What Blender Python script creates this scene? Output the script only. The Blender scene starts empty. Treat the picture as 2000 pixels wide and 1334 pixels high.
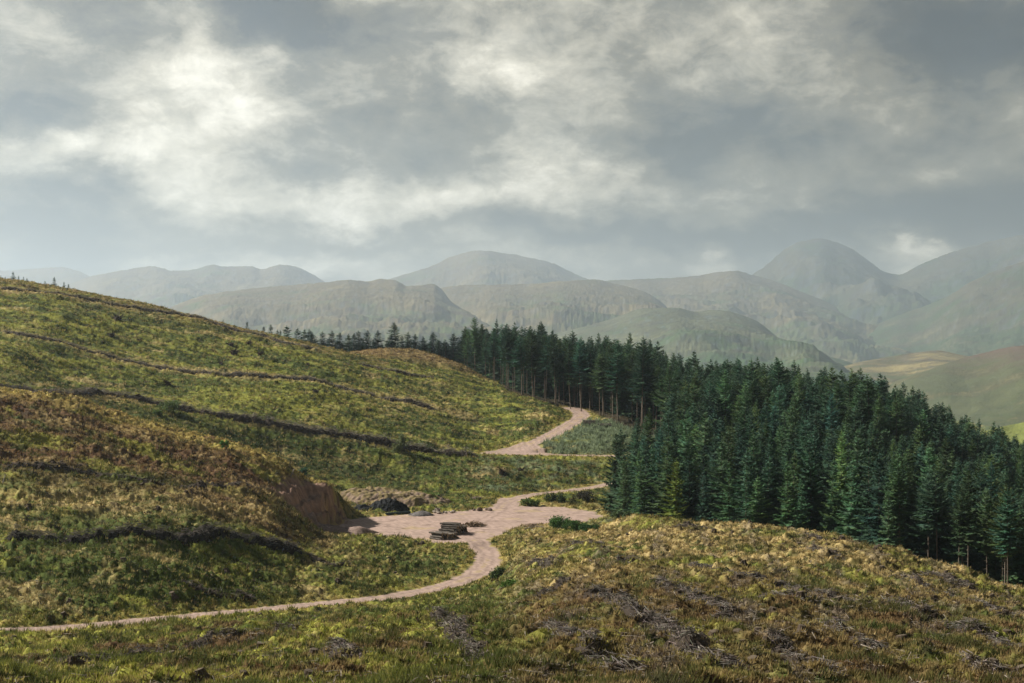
import bpy, math, random
import numpy as np
from mathutils import Vector
SC = bpy.context.scene
COL = SC.collection
R = math.radians

# ------------------------------------------------------------------ camera, world, sun, exposure
F = 2778.0          # focal length in photo pixels (photo 2000 wide), 50 mm on a 36 mm sensor
HZ = 700.0          # eye level row
cd = bpy.data.cameras.new('camera'); cam = bpy.data.objects.new('camera', cd); COL.objects.link(cam)
cd.lens = 50; cd.sensor_width = 36; cd.clip_start = 0.5; cd.clip_end = 60000
cd.shift_y = (HZ - 667.0) / 2000.0
cam.rotation_euler = (R(90), 0, 0); cam.location = (0, 0, 0)
SC.camera = cam

SUN_EL, SUN_AZ = 34.0, -68.0      # azimuth clockwise from the view direction (+Y)
sdir = Vector((math.sin(R(SUN_AZ)) * math.cos(R(SUN_EL)), math.cos(R(SUN_AZ)) * math.cos(R(SUN_EL)), math.sin(R(SUN_EL))))
sl = bpy.data.lights.new('sun', 'SUN'); so = bpy.data.objects.new('sun', sl); COL.objects.link(so)
sl.energy = 5.0; sl.angle = R(0.8); sl.color = (1.0, 0.93, 0.80)
so.rotation_euler = sdir.to_track_quat('Z', 'Y').to_euler()
so.location = (-300, 300, 600)

SC.view_settings.view_transform = 'Standard'; SC.view_settings.look = 'None'
SC.view_settings.gamma = 1.0; SC.view_settings.exposure = 0.7
SC.cycles.use_denoising = True
SC.cycles.max_bounces = 5; SC.cycles.diffuse_bounces = 2; SC.cycles.glossy_bounces = 1
SC.cycles.transmission_bounces = 2; SC.cycles.volume_bounces = 1; SC.cycles.transparent_max_bounces = 8

W = bpy.data.worlds.new("World"); SC.world = W; W.use_nodes = True
class NT:
    """tiny helper for writing node trees"""
    def __init__(s, nt): s.t = nt
    def n(s, typ, **kw):
        nd = s.t.nodes.new(typ)
        for k, v in kw.items(): setattr(nd, k, v)
        return nd
    def put(s, sock, v):
        if isinstance(v, bpy.types.NodeSocket): s.t.links.new(v, sock)
        else: sock.default_value = v
    def math(s, op, a, b=0.0, c=0.0, clamp=False):
        nd = s.n('ShaderNodeMath', operation=op, use_clamp=clamp)
        s.put(nd.inputs[0], a); s.put(nd.inputs[1], b); s.put(nd.inputs[2], c)
        return nd.outputs[0]
    def vmath(s, op, a, b=(0, 0, 0)):
        nd = s.n('ShaderNodeVectorMath', operation=op)
        s.put(nd.inputs[0], a); s.put(nd.inputs[1], b)
        return nd.outputs[1] if op in ('LENGTH', 'DISTANCE', 'DOT_PRODUCT') else nd.outputs[0]
    def noise(s, vec, scale, detail=5, rough=0.55, dist=0.0, out=0):
        nd = s.n('ShaderNodeTexNoise'); s.put(nd.inputs['Vector'], vec)
        nd.inputs['Scale'].default_value = scale; nd.inputs['Detail'].default_value = detail
        nd.inputs['Roughness'].default_value = rough; nd.inputs['Distortion'].default_value = dist
        return nd.outputs[out]
    def ramp(s, fac, stops):
        nd = s.n('ShaderNodeValToRGB'); s.put(nd.inputs[0], fac)
        el = nd.color_ramp.elements
        while len(el) < len(stops): el.new(0.5)
        for e, (p, c) in zip(el, stops): e.position = p; e.color = (*c, 1)
        return nd.outputs[0]
    def mix(s, fac, a, b, mode='MIX'):
        nd = s.n('ShaderNodeMix', data_type='RGBA', blend_type=mode)
        s.put(nd.inputs[0], fac); s.put(nd.inputs[6], a if isinstance(a, bpy.types.NodeSocket) else (*a, 1))
        s.put(nd.inputs[7], b if isinstance(b, bpy.types.NodeSocket) else (*b, 1))
        return nd.outputs[2]

def build_world():
    for nd in list(W.node_tree.nodes): W.node_tree.nodes.remove(nd)
    q = NT(W.node_tree)
    sky = q.n('ShaderNodeTexSky', sky_type='NISHITA', sun_disc=False)
    sky.sun_elevation = R(SUN_EL); sky.sun_rotation = R(SUN_AZ); sky.altitude = 300
    d = q.n('ShaderNodeTexCoord').outputs['Generated']
    sep = q.n('ShaderNodeSeparateXYZ'); q.put(sep.inputs[0], d)
    az = q.math('ARCTAN2', sep.outputs[0], sep.outputs[1]); el = q.math('ARCSINE', sep.outputs[2])
    comb = q.n('ShaderNodeCombineXYZ'); q.put(comb.inputs[0], az); q.put(comb.inputs[1], el)
    ae = comb.outputs[0]                                   # (azimuth, elevation) in radians
    # cloud-deck coordinates: clouds get flatter and smaller towards the horizon
    wv = q.n('ShaderNodeCombineXYZ')
    elc = q.math('MAXIMUM', el, 0.0)
    q.put(wv.inputs[0], q.math('MULTIPLY', az, 10.0)); q.put(wv.inputs[1], q.math('MULTIPLY', q.math('POWER', q.math('ADD', elc, 0.01), 0.85), 15.0))
    cdv = wv.outputs[0]
    # ragged displacement of the cloud masses
    w1 = q.noise(cdv, 1.1, 6, 0.62, out=1)
    w1 = q.vmath('SUBTRACT', w1, (0.5, 0.5, 0.5))
    s2 = q.n('ShaderNodeVectorMath', operation='MULTIPLY'); q.put(s2.inputs[0], w1); s2.inputs[1].default_value = (0.16, 0.09, 0)
    p = q.vmath('ADD', ae, s2.outputs[0])
    sp = q.n('ShaderNodeSeparateXYZ'); q.put(sp.inputs[0], p)
    X, Y = sp.outputs[0], sp.outputs[1]
    tot = None
    for (px, py, rx, ry, a) in CLOUDS:
        a = a * 1.6
        ca = math.atan((px - 1000) / F); ce = math.atan((HZ - py) / F * math.cos(ca))
        dx = q.math('MULTIPLY', q.math('SUBTRACT', X, ca), F / rx)
        dy = q.math('MULTIPLY', q.math('SUBTRACT', Y, ce), F / ry)
        r2 = q.math('MULTIPLY_ADD', dx, dx, q.math('MULTIPLY', dy, dy))
        g = q.math('MULTIPLY', q.math('EXPONENT', q.math('MULTIPLY', r2, -1.0)), a)
        tot = g if tot is None else q.math('ADD', tot, g)
    n1 = q.math('SUBTRACT', q.noise(cdv, 0.8, 9, 0.56, 0.5), 0.5)
    n2 = q.math('SUBTRACT', q.noise(cdv, 2.4, 10, 0.66, 0.5), 0.5)
    val = q.math('ADD', tot, SKY_BASE)
    val = q.math('MULTIPLY_ADD', n1, 0.75, val)
    val = q.math('MULTIPLY_ADD', n2, 0.56, val)
    val = q.math('MULTIPLY_ADD', q.math('SUBTRACT', q.noise(cdv, 6.5, 8, 0.62, 0.4), 0.5), 0.26, val)
    val = q.math('SUBTRACT', val, q.math('MULTIPLY', q.math('MINIMUM', q.math('MAXIMUM', q.math('SUBTRACT', el, 0.30), 0.0), 0.5), 0.75))
    behind = q.math('MULTIPLY', q.math('MINIMUM', q.math('MAXIMUM', q.math('SUBTRACT', q.math('ABSOLUTE', az), 0.9), 0.0), 0.8), 0.2)
    val = q.math('SUBTRACT', val, behind)
    col = q.ramp(val, [(0.0, (0.006, 0.006, 0.005)), (0.25, (0.028, 0.024, 0.014)), (0.5, (0.150, 0.130, 0.084)), (0.75, (0.49, 0.442, 0.33)), (1.0, (0.98, 0.91, 0.75))])
    # a little blue sky colour bleeds through the thin parts of the deck
    thin = q.math('MULTIPLY', q.noise(cdv, 0.9, 3), 0.16)
    skyc = q.n('ShaderNodeVectorMath', operation='SCALE'); q.put(skyc.inputs[0], sky.outputs[0]); skyc.inputs['Scale'].default_value = 0.09
    out = q.mix(thin, col, skyc.outputs[0])
    bg = q.n('ShaderNodeBackground'); q.put(bg.inputs[0], out); bg.inputs[1].default_value = 1.0
    wo = q.n('ShaderNodeOutputWorld'); q.put(wo.inputs[0], bg.outputs[0])
SKY_BASE = 0.56
# cloud masses: photo position of the centre, radii, brighter (+) or darker (-)
CLOUDS = [
 (430, 170, 190, 110, 0.17), (230, 290, 230, 70, 0.20), (520, 20, 150, 80, -0.30), (190, 45, 110, 45, -0.14), (60, 220, 150, 55, -0.25),
 (110, 420, 190, 62, -0.34), (30, 500, 260, 30, -0.10), (640, 300, 240, 60, -0.10), (960, 165, 110, 60, 0.16), (1150, 120, 160, 110, 0.05),
 (700, 80, 140, 90, -0.04), (1400, 270, 190, 85, -0.24), (1620, 130, 170, 140, -0.05), (1920, 80, 150, 75, -0.36), (1700, 330, 130, 70, -0.02),
 (640, 385, 260, 42, 0.16), (1080, 345, 260, 42, 0.17), (1400, 400, 160, 30, 0.06), (700, 425, 160, 28, 0.14), (1200, 445, 420, 28, -0.22),
 (1850, 440, 330, 60, -0.34), (1375, 512, 75, 30, 0.20), (1790, 516, 80, 22, 0.20), (600, 520, 110, 30, 0.20), (300, 480, 180, 20, -0.06),
 (1950, 300, 150, 150, -0.10), (780, 200, 170, 60, -0.12), (60, 60, 120, 60, 0.05), (330, 380, 120, 40, 0.08), (960, 240, 120, 40, -0.06)]
build_world()

# ------------------------------------------------------------------ numeric helpers
rng = np.random.default_rng(7); random.seed(7)
def sstep(a, b, x):
    t = np.clip((x - a) / (b - a), 0, 1); return t * t * (3 - 2 * t)
def perlin(x, y, seed=0):
    xi = np.floor(x).astype(np.int64); yi = np.floor(y).astype(np.int64)
    xf = x - xi; yf = y - yi
    def g(ix, iy):
        h = (ix * 374761393 + iy * 668265263 + seed * 974711) & 0xffffffff
        h = ((h ^ (h >> 13)) * 1274126177) & 0xffffffff
        h = (h ^ (h >> 16)) & 0xffff
        a = h * (2 * math.pi / 65536.0)
        return np.cos(a), np.sin(a)
    u = xf * xf * xf * (xf * (xf * 6 - 15) + 10); v = yf * yf * yf * (yf * (yf * 6 - 15) + 10)
    a = g(xi, yi); n00 = a[0] * xf + a[1] * yf
    a = g(xi + 1, yi); n10 = a[0] * (xf - 1) + a[1] * yf
    a = g(xi, yi + 1); n01 = a[0] * xf + a[1] * (yf - 1)
    a = g(xi + 1, yi + 1); n11 = a[0] * (xf - 1) + a[1] * (yf - 1)
    return ((n00 * (1 - u) + n10 * u) * (1 - v) + (n01 * (1 - u) + n11 * u) * v) * 1.5
def fbm(x, y, seed=0, octv=4, gain=0.5, lac=2.03):
    s = 0; a = 1; t = 0
    for i in range(octv):
        s = s + a * perlin(x, y, seed + i * 17); t += a; x = x * lac + 5.3; y = y * lac + 1.7; a *= gain
    return s / t
def ridged(x, y, seed=0, octv=4, gain=0.5):
    s = 0; a = 1; t = 0
    for i in range(octv):
        s = s + a * (1 - 2 * np.abs(perlin(x, y, seed + i * 13))); t += a; x = x * 2.07 + 3.1; y = y * 2.07 + 9.2; a *= gain
    return s / t
def pchip(xs, ys, x):
    xs = np.asarray(xs, float); ys = np.asarray(ys, float); x = np.asarray(x, float)
    if len(xs) < 3: return np.interp(x, xs, ys)
    h = np.diff(xs); dl = np.diff(ys) / h; m = np.zeros(len(xs))
    m[0] = dl[0]; m[-1] = dl[-1]
    ok = dl[:-1] * dl[1:] > 0
    w1 = 2 * h[1:] + h[:-1]; w2 = h[1:] + 2 * h[:-1]
    with np.errstate(divide='ignore', invalid='ignore'):
        mm = (w1 + w2) / (w1 / dl[:-1] + w2 / dl[1:])
    m[1:-1] = np.where(ok, mm, 0)
    xc = np.clip(x, xs[0], xs[-1]); i = np.clip(np.searchsorted(xs, xc) - 1, 0, len(xs) - 2)
    t = (xc - xs[i]) / h[i]
    return ((2*t**3-3*t**2+1)*ys[i] + (t**3-2*t**2+t)*h[i]*m[i] + (-2*t**3+3*t**2)*ys[i+1] + (t**3-t**2)*h[i]*m[i+1])

# ------------------------------------------------------------------ shape of the land
# contour-like lines running left to right; each knot: (photo column, distance, height) - 'p' knots give the row seen instead of the height
def zz(d, py): return -(py - HZ) * d / F
def L(*k):
    xs = [a[0] for a in k]; ds = [a[1] for a in k]; zs = [zz(a[1], a[3]) if len(a) == 4 else a[2] for a in k]
    return xs, ds, zs
P_ = None
LINES = [
 L((-900, 4, -2.2), (1000, 4, -2.0), (2900, 4, -2.2)),
 L((-900, 90, -16), (0, 85, P_, 1340), (600, 80, P_, 1338), (1000, 72, P_, 1336), (1500, 74, P_, 1334), (2000, 78, P_, 1336), (2900, 80, -20)),
 L((-900, 115, -20), (0, 110, P_, 1285), (600, 122, P_, 1240), (850, 126, P_, 1222), (950, 125, P_, 1212), (1200, 112, P_, 1182), (1500, 108, P_, 1192), (2000, 108, P_, 1243), (2900, 110, -26)),
 L((-900, 140, -20), (0, 135, P_, 1233), (300, 150, P_, 1208), (640, 178, P_, 1178), (850, 197, P_, 1148), (950, 208, P_, 1118), (1050, 185, P_, 1098), (1200, 165, P_, 1088), (1500, 155, P_, 1112), (2000, 140, P_, 1188), (2900, 140, -31)),
 L((-900, 175, -17), (0, 172, P_, 1068), (280, 180, P_, 1056), (480, 196, P_, 1062), (600, 206, P_, 1090), (700, 216, P_, 1082), (850, 222, P_, 1085), (920, 230, -30.7), (950, 230, -30.7), (1050, 225, P_, 1062), (1200, 205, P_, 1050), (1350, 197, P_, 1048), (1500, 188, P_, 1062), (1700, 175, P_, 1085), (2000, 152, P_, 1168), (2900, 150, -32)),
 L((-900, 235, -5), (0, 232, -11.2), (200, 232, -15.2), (400, 232, -19.3), (520, 236, -22.3), (580, 240, -26), (625, 243, -29.3), (700, 243, -30.1), (950, 244, -30.2), (1050, 244, -30.1), (1200, 234, -28.2), (1350, 212, P_, 1032), (1500, 203, P_, 1045), (1700, 184, P_, 1072), (2000, 158, P_, 1161), (2900, 156, -33)),
 L((-900, 262, 0), (0, 262, P_, 762), (132, 262, P_, 778), (200, 262, P_, 805), (340, 262, P_, 840), (472, 262, P_, 872), (530, 262, P_, 890), (560, 262, P_, 908), (600, 262, P_, 942), (640, 262, P_, 950), (662, 262, P_, 962), (682, 262, P_, 985), (696, 262, -30.0), (720, 262, -30.2), (950, 262, -30.2), (1130, 262, -30.2), (1200, 246, P_, 1016), (1300, 228, P_, 1023), (1400, 216, P_, 1031), (1500, 208, P_, 1038), (1600, 200, P_, 1047), (1700, 190, P_, 1066), (1850, 174, P_, 1113), (2000, 162, P_, 1160), (2900, 160, -34)),
 L((-900, 285, -1), (0, 285, -8.5), (200, 285, -12.8), (400, 287, -18.2), (560, 287, -24.8), (650, 285, -29), (700, 283, -30.1), (950, 283, -30.2), (1130, 280, -30.3), (1200, 265, -30.6), (1300, 248, -29.4), (1500, 232, -29.6), (1700, 212, -30.5), (1850, 196, -32), (2000, 185, -33.5), (2900, 185, -42)),
 L((-900, 300, 1), (0, 297, -7.4), (200, 298, -11.8), (400, 299, -17.6), (560, 300, -25.2), (640, 302, P_, 955), (700, 303, P_, 964), (850, 305, P_, 973), (950, 308, P_, 972), (1050, 309, -29.9), (1130, 308, -30.6), (1200, 300, -31), (1350, 290, -28), (1500, 285, -28.5), (1700, 260, -29.5), (1850, 255, -32.5), (2000, 255, -35.5), (2900, 250, -46)),
 L((-900, 322, 4), (0, 320, -4.2), (200, 320, -8.9), (400, 322, -15.2), (560, 322, -22), (700, 322, P_, 925), (850, 322, P_, 940), (950, 322, -28.4), (1050, 322, -29.7), (1200, 330, -29.3), (1300, 325, -27.5), (1500, 320, -26), (1700, 310, -28), (1850, 310, -32), (2000, 310, -37), (2900, 310, -50)),
 L((-900, 335, 7), (0, 335, -1.5), (132, 335, P_, 768), (240, 335, P_, 779), (320, 335, P_, 797), (468, 336, P_, 819), (600, 340, P_, 843), (760, 344, P_, 873), (850, 347, P_, 884), (950, 349, P_, 892), (1060, 350, P_, 894), (1200, 352, P_, 893), (1350, 350, -24), (1500, 350, -24), (1700, 345, -26.5), (1850, 345, -31.5), (2000, 345, -38), (2900, 345, -54)),
 L((-900, 388, 16), (0, 385, P_, 652), (80, 385, P_, 664), (192, 386, P_, 696), (240, 387, P_, 708), (340, 388, P_, 724), (500, 392, P_, 738), (600, 396, P_, 743), (680, 396, P_, 764), (800, 392, P_, 800), (950, 376, P_, 861), (1000, 372, P_, 868), (1060, 374, P_, 860), (1200, 378, P_, 852), (1350, 390, -22), (1500, 395, -22.5), (1700, 395, -25), (1780, 395, -27), (1870, 395, -32), (2000, 395, -38.5), (2900, 395, -58)),
 L((-900, 492, 45), (-100, 490, P_, 534), (0, 490, P_, 546), (130, 485, P_, 567), (300, 478, P_, 601), (430, 472, P_, 633), (520, 470, P_, 655), (600, 470, P_, 672), (680, 468, P_, 691), (780, 462, P_, 715), (860, 450, P_, 742), (950, 440, P_, 768), (1000, 430, P_, 780), (1060, 422, P_, 793), (1120, 418, P_, 806), (1200, 410, P_, 818), (1350, 440, -19.5), (1500, 440, -21.5), (1700, 440, -26), (1780, 440, -28.5), (1870, 440, -34), (2000, 440, -41), (2900, 440, -64)),
 L((-900, 560, 42), (0, 560, 24), (300, 552, 12.5), (430, 545, 7), (520, 540, 2.5), (600, 540, -0.8), (680, 535, P_, 693), (720, 530, P_, 687), (780, 527, P_, 685), (840, 521, P_, 694), (900, 510, P_, 716), (950, 495, P_, 743), (1000, 485, -10.2), (1200, 480, -15), (1350, 500, -20), (1700, 500, -32), (2000, 500, -47), (2900, 500, -72)),
 L((-900, 700, 20), (0, 700, 8), (520, 640, -8), (780, 600, -6), (950, 580, -12), (1200, 580, -20), (1350, 600, -32), (1700, 600, -50), (2000, 600, -65), (2900, 600, -90)),
 L((-900, 950, -40), (0, 950, -50), (1000, 900, -65), (2000, 900, -100), (2900, 900, -120)),
 L((-900, 1600, -130), (1000, 1600, -135), (2900, 1600, -140)),
 L((-900, 9000, -142), (1000, 9000, -142), (2900, 9000, -142)),
]
TPX = np.arange(-900, 2901, 6.0)
TLD = np.linspace(math.log(4), math.log(9000), 2200)
def _table():
    D = np.array([np.maximum(1, pchip(xs, ds, TPX)) for xs, ds, zs in LINES])
    Z = np.array([pchip(xs, zs, TPX) for xs, ds, zs in LINES])
    T = np.zeros((len(TPX), len(TLD))); dg = np.exp(TLD)
    for i in range(len(TPX)): T[i] = pchip(D[:, i], Z[:, i], dg)
    k = np.array([1, 2, 3, 2, 1.]); k /= k.sum()
    T2 = sum(k[j] * np.roll(T, j - 2, 0) for j in range(5)); T2[:3] = T[:3]; T2[-3:] = T[-3:]
    return T2
TAB = _table()
def base_h(x, y):
    y = np.maximum(y, 4.0)
    px = np.clip((1000 + F * x / y - TPX[0]) / (TPX[1] - TPX[0]), 0, len(TPX) - 1.001)
    ld = np.clip((np.log(y) - TLD[0]) / (TLD[1] - TLD[0]), 0, len(TLD) - 1.001)
    i = px.astype(int); j = ld.astype(int); a = px - i; b = ld - j
    return (TAB[i, j] * (1 - a) + TAB[i + 1, j] * a) * (1 - b) + (TAB[i, j + 1] * (1 - a) + TAB[i + 1, j + 1] * a) * b

DS = np.exp(np.arange(math.log(60), math.log(640), 0.0012))
def at(px, py, dmin=60.0):
    """distance at which the land is first seen at that photo position (used only to survey where things stand)"""
    x = (px - 1000) / F * DS; z = base_h(x, DS); rows = HZ - z * F / DS
    ok = np.where((rows <= py) & (DS >= dmin))[0]
    d = DS[ok[0]] if len(ok) else 600.0
    return np.array([(px - 1000) / F * d, d])

# roads: centre line knots (column, row, dmin) and half width in metres
def line(pts, step=1.0):
    w = np.array([at(*p) for p in pts]); 
    t = np.concatenate([[0], np.cumsum(np.hypot(*np.diff(w, axis=0).T))])
    s = np.arange(0, t[-1], step)
    return np.stack([pchip(t, w[:, 0], s), pchip(t, w[:, 1], s)], 1)
def pd(px, d): return ((px - 1000) / F * d, d)
def wline(pts, step=1.0):
    w = np.array([pd(*p) for p in pts]); t = np.concatenate([[0], np.cumsum(np.hypot(*np.diff(w, axis=0).T))])
    s = np.arange(0, t[-1], step)
    return np.stack([pchip(t, w[:, 0], s), pchip(t, w[:, 1], s)], 1)
TRACK = wline([(-300, 128), (0, 134.5), (150, 141), (300, 150), (470, 163), (640, 178), (760, 187), (850, 196), (910, 204), (943, 213), (953, 222), (940, 232), (918, 240), (908, 248), (925, 257), (955, 270), (975, 283), (988, 296), (1010, 306), (1050, 314), (1110, 321), (1160, 326), (1220, 332), (1290, 338)], 0.8)
UPPER = wline([(1330, 352), (1200, 353.5), (1120, 353.5), (1060, 354), (1010, 357), (1000, 361), (1030, 369), (1070, 379), (1105, 392), (1128, 404), (1136, 414), (1130, 424), (1112, 434)], 0.8)
HAIR = np.array([pd(*p) for p in [(950, 351.5), (1000, 350.5), (1120, 351.5), (1080, 357), (1055, 364), (1050, 373), (1022, 374), (985, 366), (948, 358), (935, 353)]])
def pz(px, py, z=-30.2): d = -z * F / (py - HZ); return pd(px, d)
YARD = np.array([pz(*p) for p in [(640, 1046), (690, 1013), (740, 1009), (830, 1003), (900, 998), (960, 992), (975, 972), (1012, 973), (1018, 988), (1100, 991), (1160, 999), (1178, 1010), (1160, 1021), (1060, 1024), (1000, 1033), (955, 1055), (900, 1060), (850, 1060), (800, 1050), (740, 1047)]])
def dist_line(x, y, ln, rmax=12.0):
    out = np.full(x.shape, 1e3)
    x0, y0 = ln.min(0) - rmax; x1, y1 = ln.max(0) + rmax
    m = (x > x0) & (x < x1) & (y > y0) & (y < y1)
    idx = np.where(m)[0]
    for c in range(0, len(idx), 20000):
        ii = idx[c:c + 20000]
        dx = x[ii][:, None] - ln[None, :, 0]; dy = y[ii][:, None] - ln[None, :, 1]
        out[ii] = np.sqrt((dx * dx + dy * dy).min(1))
    return out
def dist_poly(x, y, poly, rmax=12.0):
    """signed distance, negative inside"""
    out = np.full(x.shape, 1e3)
    x0, y0 = poly.min(0) - rmax; x1, y1 = poly.max(0) + rmax
    idx = np.where((x > x0) & (x < x1) & (y > y0) & (y < y1))[0]
    X = x[idx]; Y = y[idx]; ins = np.zeros(len(idx), bool); dm = np.full(len(idx), 1e3)
    n = len(poly)
    for i in range(n):
        ax, ay = poly[i]; bx, by = poly[(i + 1) % n]
        t = np.clip(((X - ax) * (bx - ax) + (Y - ay) * (by - ay)) / ((bx - ax) ** 2 + (by - ay) ** 2), 0, 1)
        dm = np.minimum(dm, np.hypot(X - ax - t * (bx - ax), Y - ay - t * (by - ay)))
        c = (ay > Y) != (by > Y)
        if by != ay: ins ^= c & (X < (bx - ax) * (Y - ay) / (by - ay) + ax)
    out[idx] = np.where(ins, -dm, dm); return out
def track_dist(x, y):
    """(signed distance to the gravel edge, 0 track / 1 yard / 2 upper track)"""
    e = perlin(x * 0.35, y * 0.35, 91) * 0.45 + perlin(x * 1.3, y * 1.3, 92) * 0.3 + perlin(x * 3.1, y * 3.1, 93) * 0.12
    d1 = dist_line(x, y, TRACK) - 2.0 + e
    d3 = np.minimum(dist_line(x, y, UPPER) - 2.5, dist_poly(x, y, HAIR) ) + e
    d2 = dist_poly(x, y, YARD) + e * 2.2
    return np.stack([d1, d2, d3])
TZ = base_h(TRACK[:, 0], TRACK[:, 1]); UZ = base_h(UPPER[:, 0], UPPER[:, 1])
def smooth1(z, n):
    k = np.ones(n) / n; return np.convolve(np.pad(z, n // 2, mode='edge'), k, 'valid')[:len(z)]
TZ = smooth1(TZ, 33); UZ = smooth1(UZ, 15)
def near_z(x, y, ln, lz, rmax=40.0):
    z = np.zeros(x.shape); x0, y0 = ln.min(0) - rmax; x1, y1 = ln.max(0) + rmax
    idx = np.where((x > x0) & (x < x1) & (y > y0) & (y < y1))[0]
    for c in range(0, len(idx), 20000):
        ii = idx[c:c + 20000]
        d2 = (x[ii][:, None] - ln[None, :, 0]) ** 2 + (y[ii][:, None] - ln[None, :, 1]) ** 2
        z[ii] = lz[d2.argmin(1)]
    return z
def ground(x, y, detail=True):
    """height of the land with its humps and tussocks; also the gravel distance"""
    x = np.asarray(x, float).ravel(); y = np.asarray(y, float).ravel()
    z = base_h(x, y)
    td = track_dist(x, y)
    # level beds for the tracks
    for k, ln, lz in ((0, TRACK, TZ), (2, UPPER, UZ)):
        w = 1 - sstep(0.3, 4.5, td[k]); m = w > 0
        if m.any():
            zz_ = z[m]; z[m] = zz_ + (near_z(x[m], y[m], ln, lz) - 0.05 - zz_) * w[m]
    w = (1 - sstep(0, 4, td[1])) * sstep(222, 240, y); z = z + (-30.2 - z) * w
    t = td.min(0)
    free = sstep(0.0, 1.6, t); fm = sstep(0, 8, t)
    near = (1 - sstep(700, 1400, y)) * sstep(40, 72, y)
    z = z + fbm(x / 23, y / 23, 3, 3) * 0.9 * fm * near
    z = z + fbm(x / 6.5, y / 6.5, 5, 3) * (0.7 + 0.5 * (y < 230)) * fm * near
    z = z + ridged((x + y * 0.15) / 13, (y + x * 0.25) / 4.2, 37, 3) * 0.55 * fm * near * sstep(150, 240, y) * (1 - sstep(600, 800, y))
    qd = dist_poly(x, y, QUARRY) if QUARRY is not None else np.full(x.shape, 99.0)
    z = z + (1 - sstep(-2.0, 0.5, qd)) * (ridged(x / 3.2, y / 2.6, 33, 3) * 0.7 + np.sin(z * 2.6 + fbm(x / 4, y / 4, 34, 2) * 3) * 0.35)
    if detail:
        tus = np.abs(fbm(x / 1.9, y / 1.6, 11, 3)) * (1.15 - 0.4 * sstep(280, 300, y)) + fbm(x / 0.7, y / 0.7, 12, 2) * 0.14
        z = z + tus * free * near + perlin(x * 2, y * 2, 14) * 0.02
        z = z - (1 - free) * 0.03 * perlin(x * 1.1, y * 1.1, 15)
    return z, td

# ------------------------------------------------------------------ object helpers
def tag(o, label=None, cat=None, group=None, kind=None):
    if label: o['label'] = label
    if cat: o['category'] = cat
    if group: o['group'] = group
    if kind: o['kind'] = kind
    return o
def mesh_from(name, v, f, mat, cols=None, smooth=False, parent=None, link=True):
    me = bpy.data.meshes.new(name)
    v = np.ascontiguousarray(v, dtype=np.float32); f = np.ascontiguousarray(f, dtype=np.int32)
    n = f.shape[1]
    me.vertices.add(len(v)); me.vertices.foreach_set('co', v.ravel())
    me.loops.add(f.size); me.loops.foreach_set('vertex_index', f.ravel())
    me.polygons.add(len(f)); me.polygons.foreach_set('loop_start', np.arange(0, f.size, n, dtype=np.int32))
    me.polygons.foreach_set('loop_total', np.full(len(f), n, dtype=np.int32))
    me.polygons.foreach_set('use_smooth', np.full(len(f), smooth))
    me.materials.append(mat)
    if cols is not None:
        a = me.color_attributes.new('Col', 'FLOAT_COLOR', 'POINT')
        c = np.ones((len(v), 4), np.float32); c[:, :3] = cols; a.data.foreach_set('color', c.ravel())
    me.update(calc_edges=True)
    if not link: return me
    o = bpy.data.objects.new(name, me); COL.objects.link(o)
    if parent: o.parent = parent
    return o
def empty(name, loc, rz=0, s=1):
    o = bpy.data.objects.new(name, None); COL.objects.link(o); o.location = loc; o.rotation_euler = (0, 0, rz); o.scale = (s, s, s)
    o.empty_display_size = 0.5
    return o
def H1(x, y, detail=True):
    return float(ground(np.array([x]), np.array([y]), detail)[0][0])

# ------------------------------------------------------------------ materials
def mat_new(name):
    m = bpy.data.materials.new(name); m.use_nodes = True
    nt = m.node_tree
    for nd in list(nt.nodes): nt.nodes.remove(nd)
    q = NT(nt); b = q.n('ShaderNodeBsdfPrincipled'); o = q.n('ShaderNodeOutputMaterial')
    nt.links.new(b.outputs[0], o.inputs[0]); b.inputs['Roughness'].default_value = 0.9
    b.inputs['Specular IOR Level'].default_value = 0.2
    return m, q, b
def mat_attr(name, nscale, amt, bump=0.0, bscale=4.0, rough=0.95, trans=0.0, spec=0.1, objrand=0.0):
    m, q, b = mat_new(name)
    at_ = q.n('ShaderNodeAttribute', attribute_name='Col').outputs[0]
    pos = q.n('ShaderNodeNewGeometry').outputs['Position']
    nz = q.noise(pos, nscale, 6, 0.65)
    f = q.math('MULTIPLY_ADD', q.math('SUBTRACT', nz, 0.5), amt * 2, 1.0)
    if objrand:
        rd = q.n('ShaderNodeObjectInfo').outputs['Random']
        f = q.math('MULTIPLY', f, q.math('MULTIPLY_ADD', rd, objrand, 1 - objrand / 2))
    sc = q.n('ShaderNodeVectorMath', operation='SCALE'); q.put(sc.inputs[0], at_); q.put(sc.inputs['Scale'], f)
    q.put(b.inputs['Base Color'], sc.outputs[0]); b.inputs['Roughness'].default_value = rough
    b.inputs['Specular IOR Level'].default_value = spec
    if bump:
        bp = q.n('ShaderNodeBump'); bp.inputs['Strength'].default_value = 1.0; bp.inputs['Distance'].default_value = bump
        q.put(bp.inputs['Height'], q.noise(pos, bscale, 8, 0.7)); q.put(b.inputs['Normal'], bp.outputs[0])
    if trans:
        nt = m.node_tree; tr = q.n('ShaderNodeBsdfTranslucent'); q.put(tr.inputs[0], sc.outputs[0])
        mx = q.n('ShaderNodeMixShader'); mx.inputs[0].default_value = trans
        nt.links.new(b.outputs[0], mx.inputs[1]); nt.links.new(tr.outputs[0], mx.inputs[2])
        out = [n for n in nt.nodes if n.type == 'OUTPUT_MATERIAL'][0]; nt.links.new(mx.outputs[0], out.inputs[0])
    return m
M_ground = mat_attr('moor_ground', 3.0, 0.45, 0.12, 5.0)
M_gravel = mat_attr('pink_gravel', 2.0, 0.16, 0.03, 9.0)
M_grass = mat_attr('grass_blades', 0.8, 0.2, rough=0.8, trans=0.35)
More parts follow.
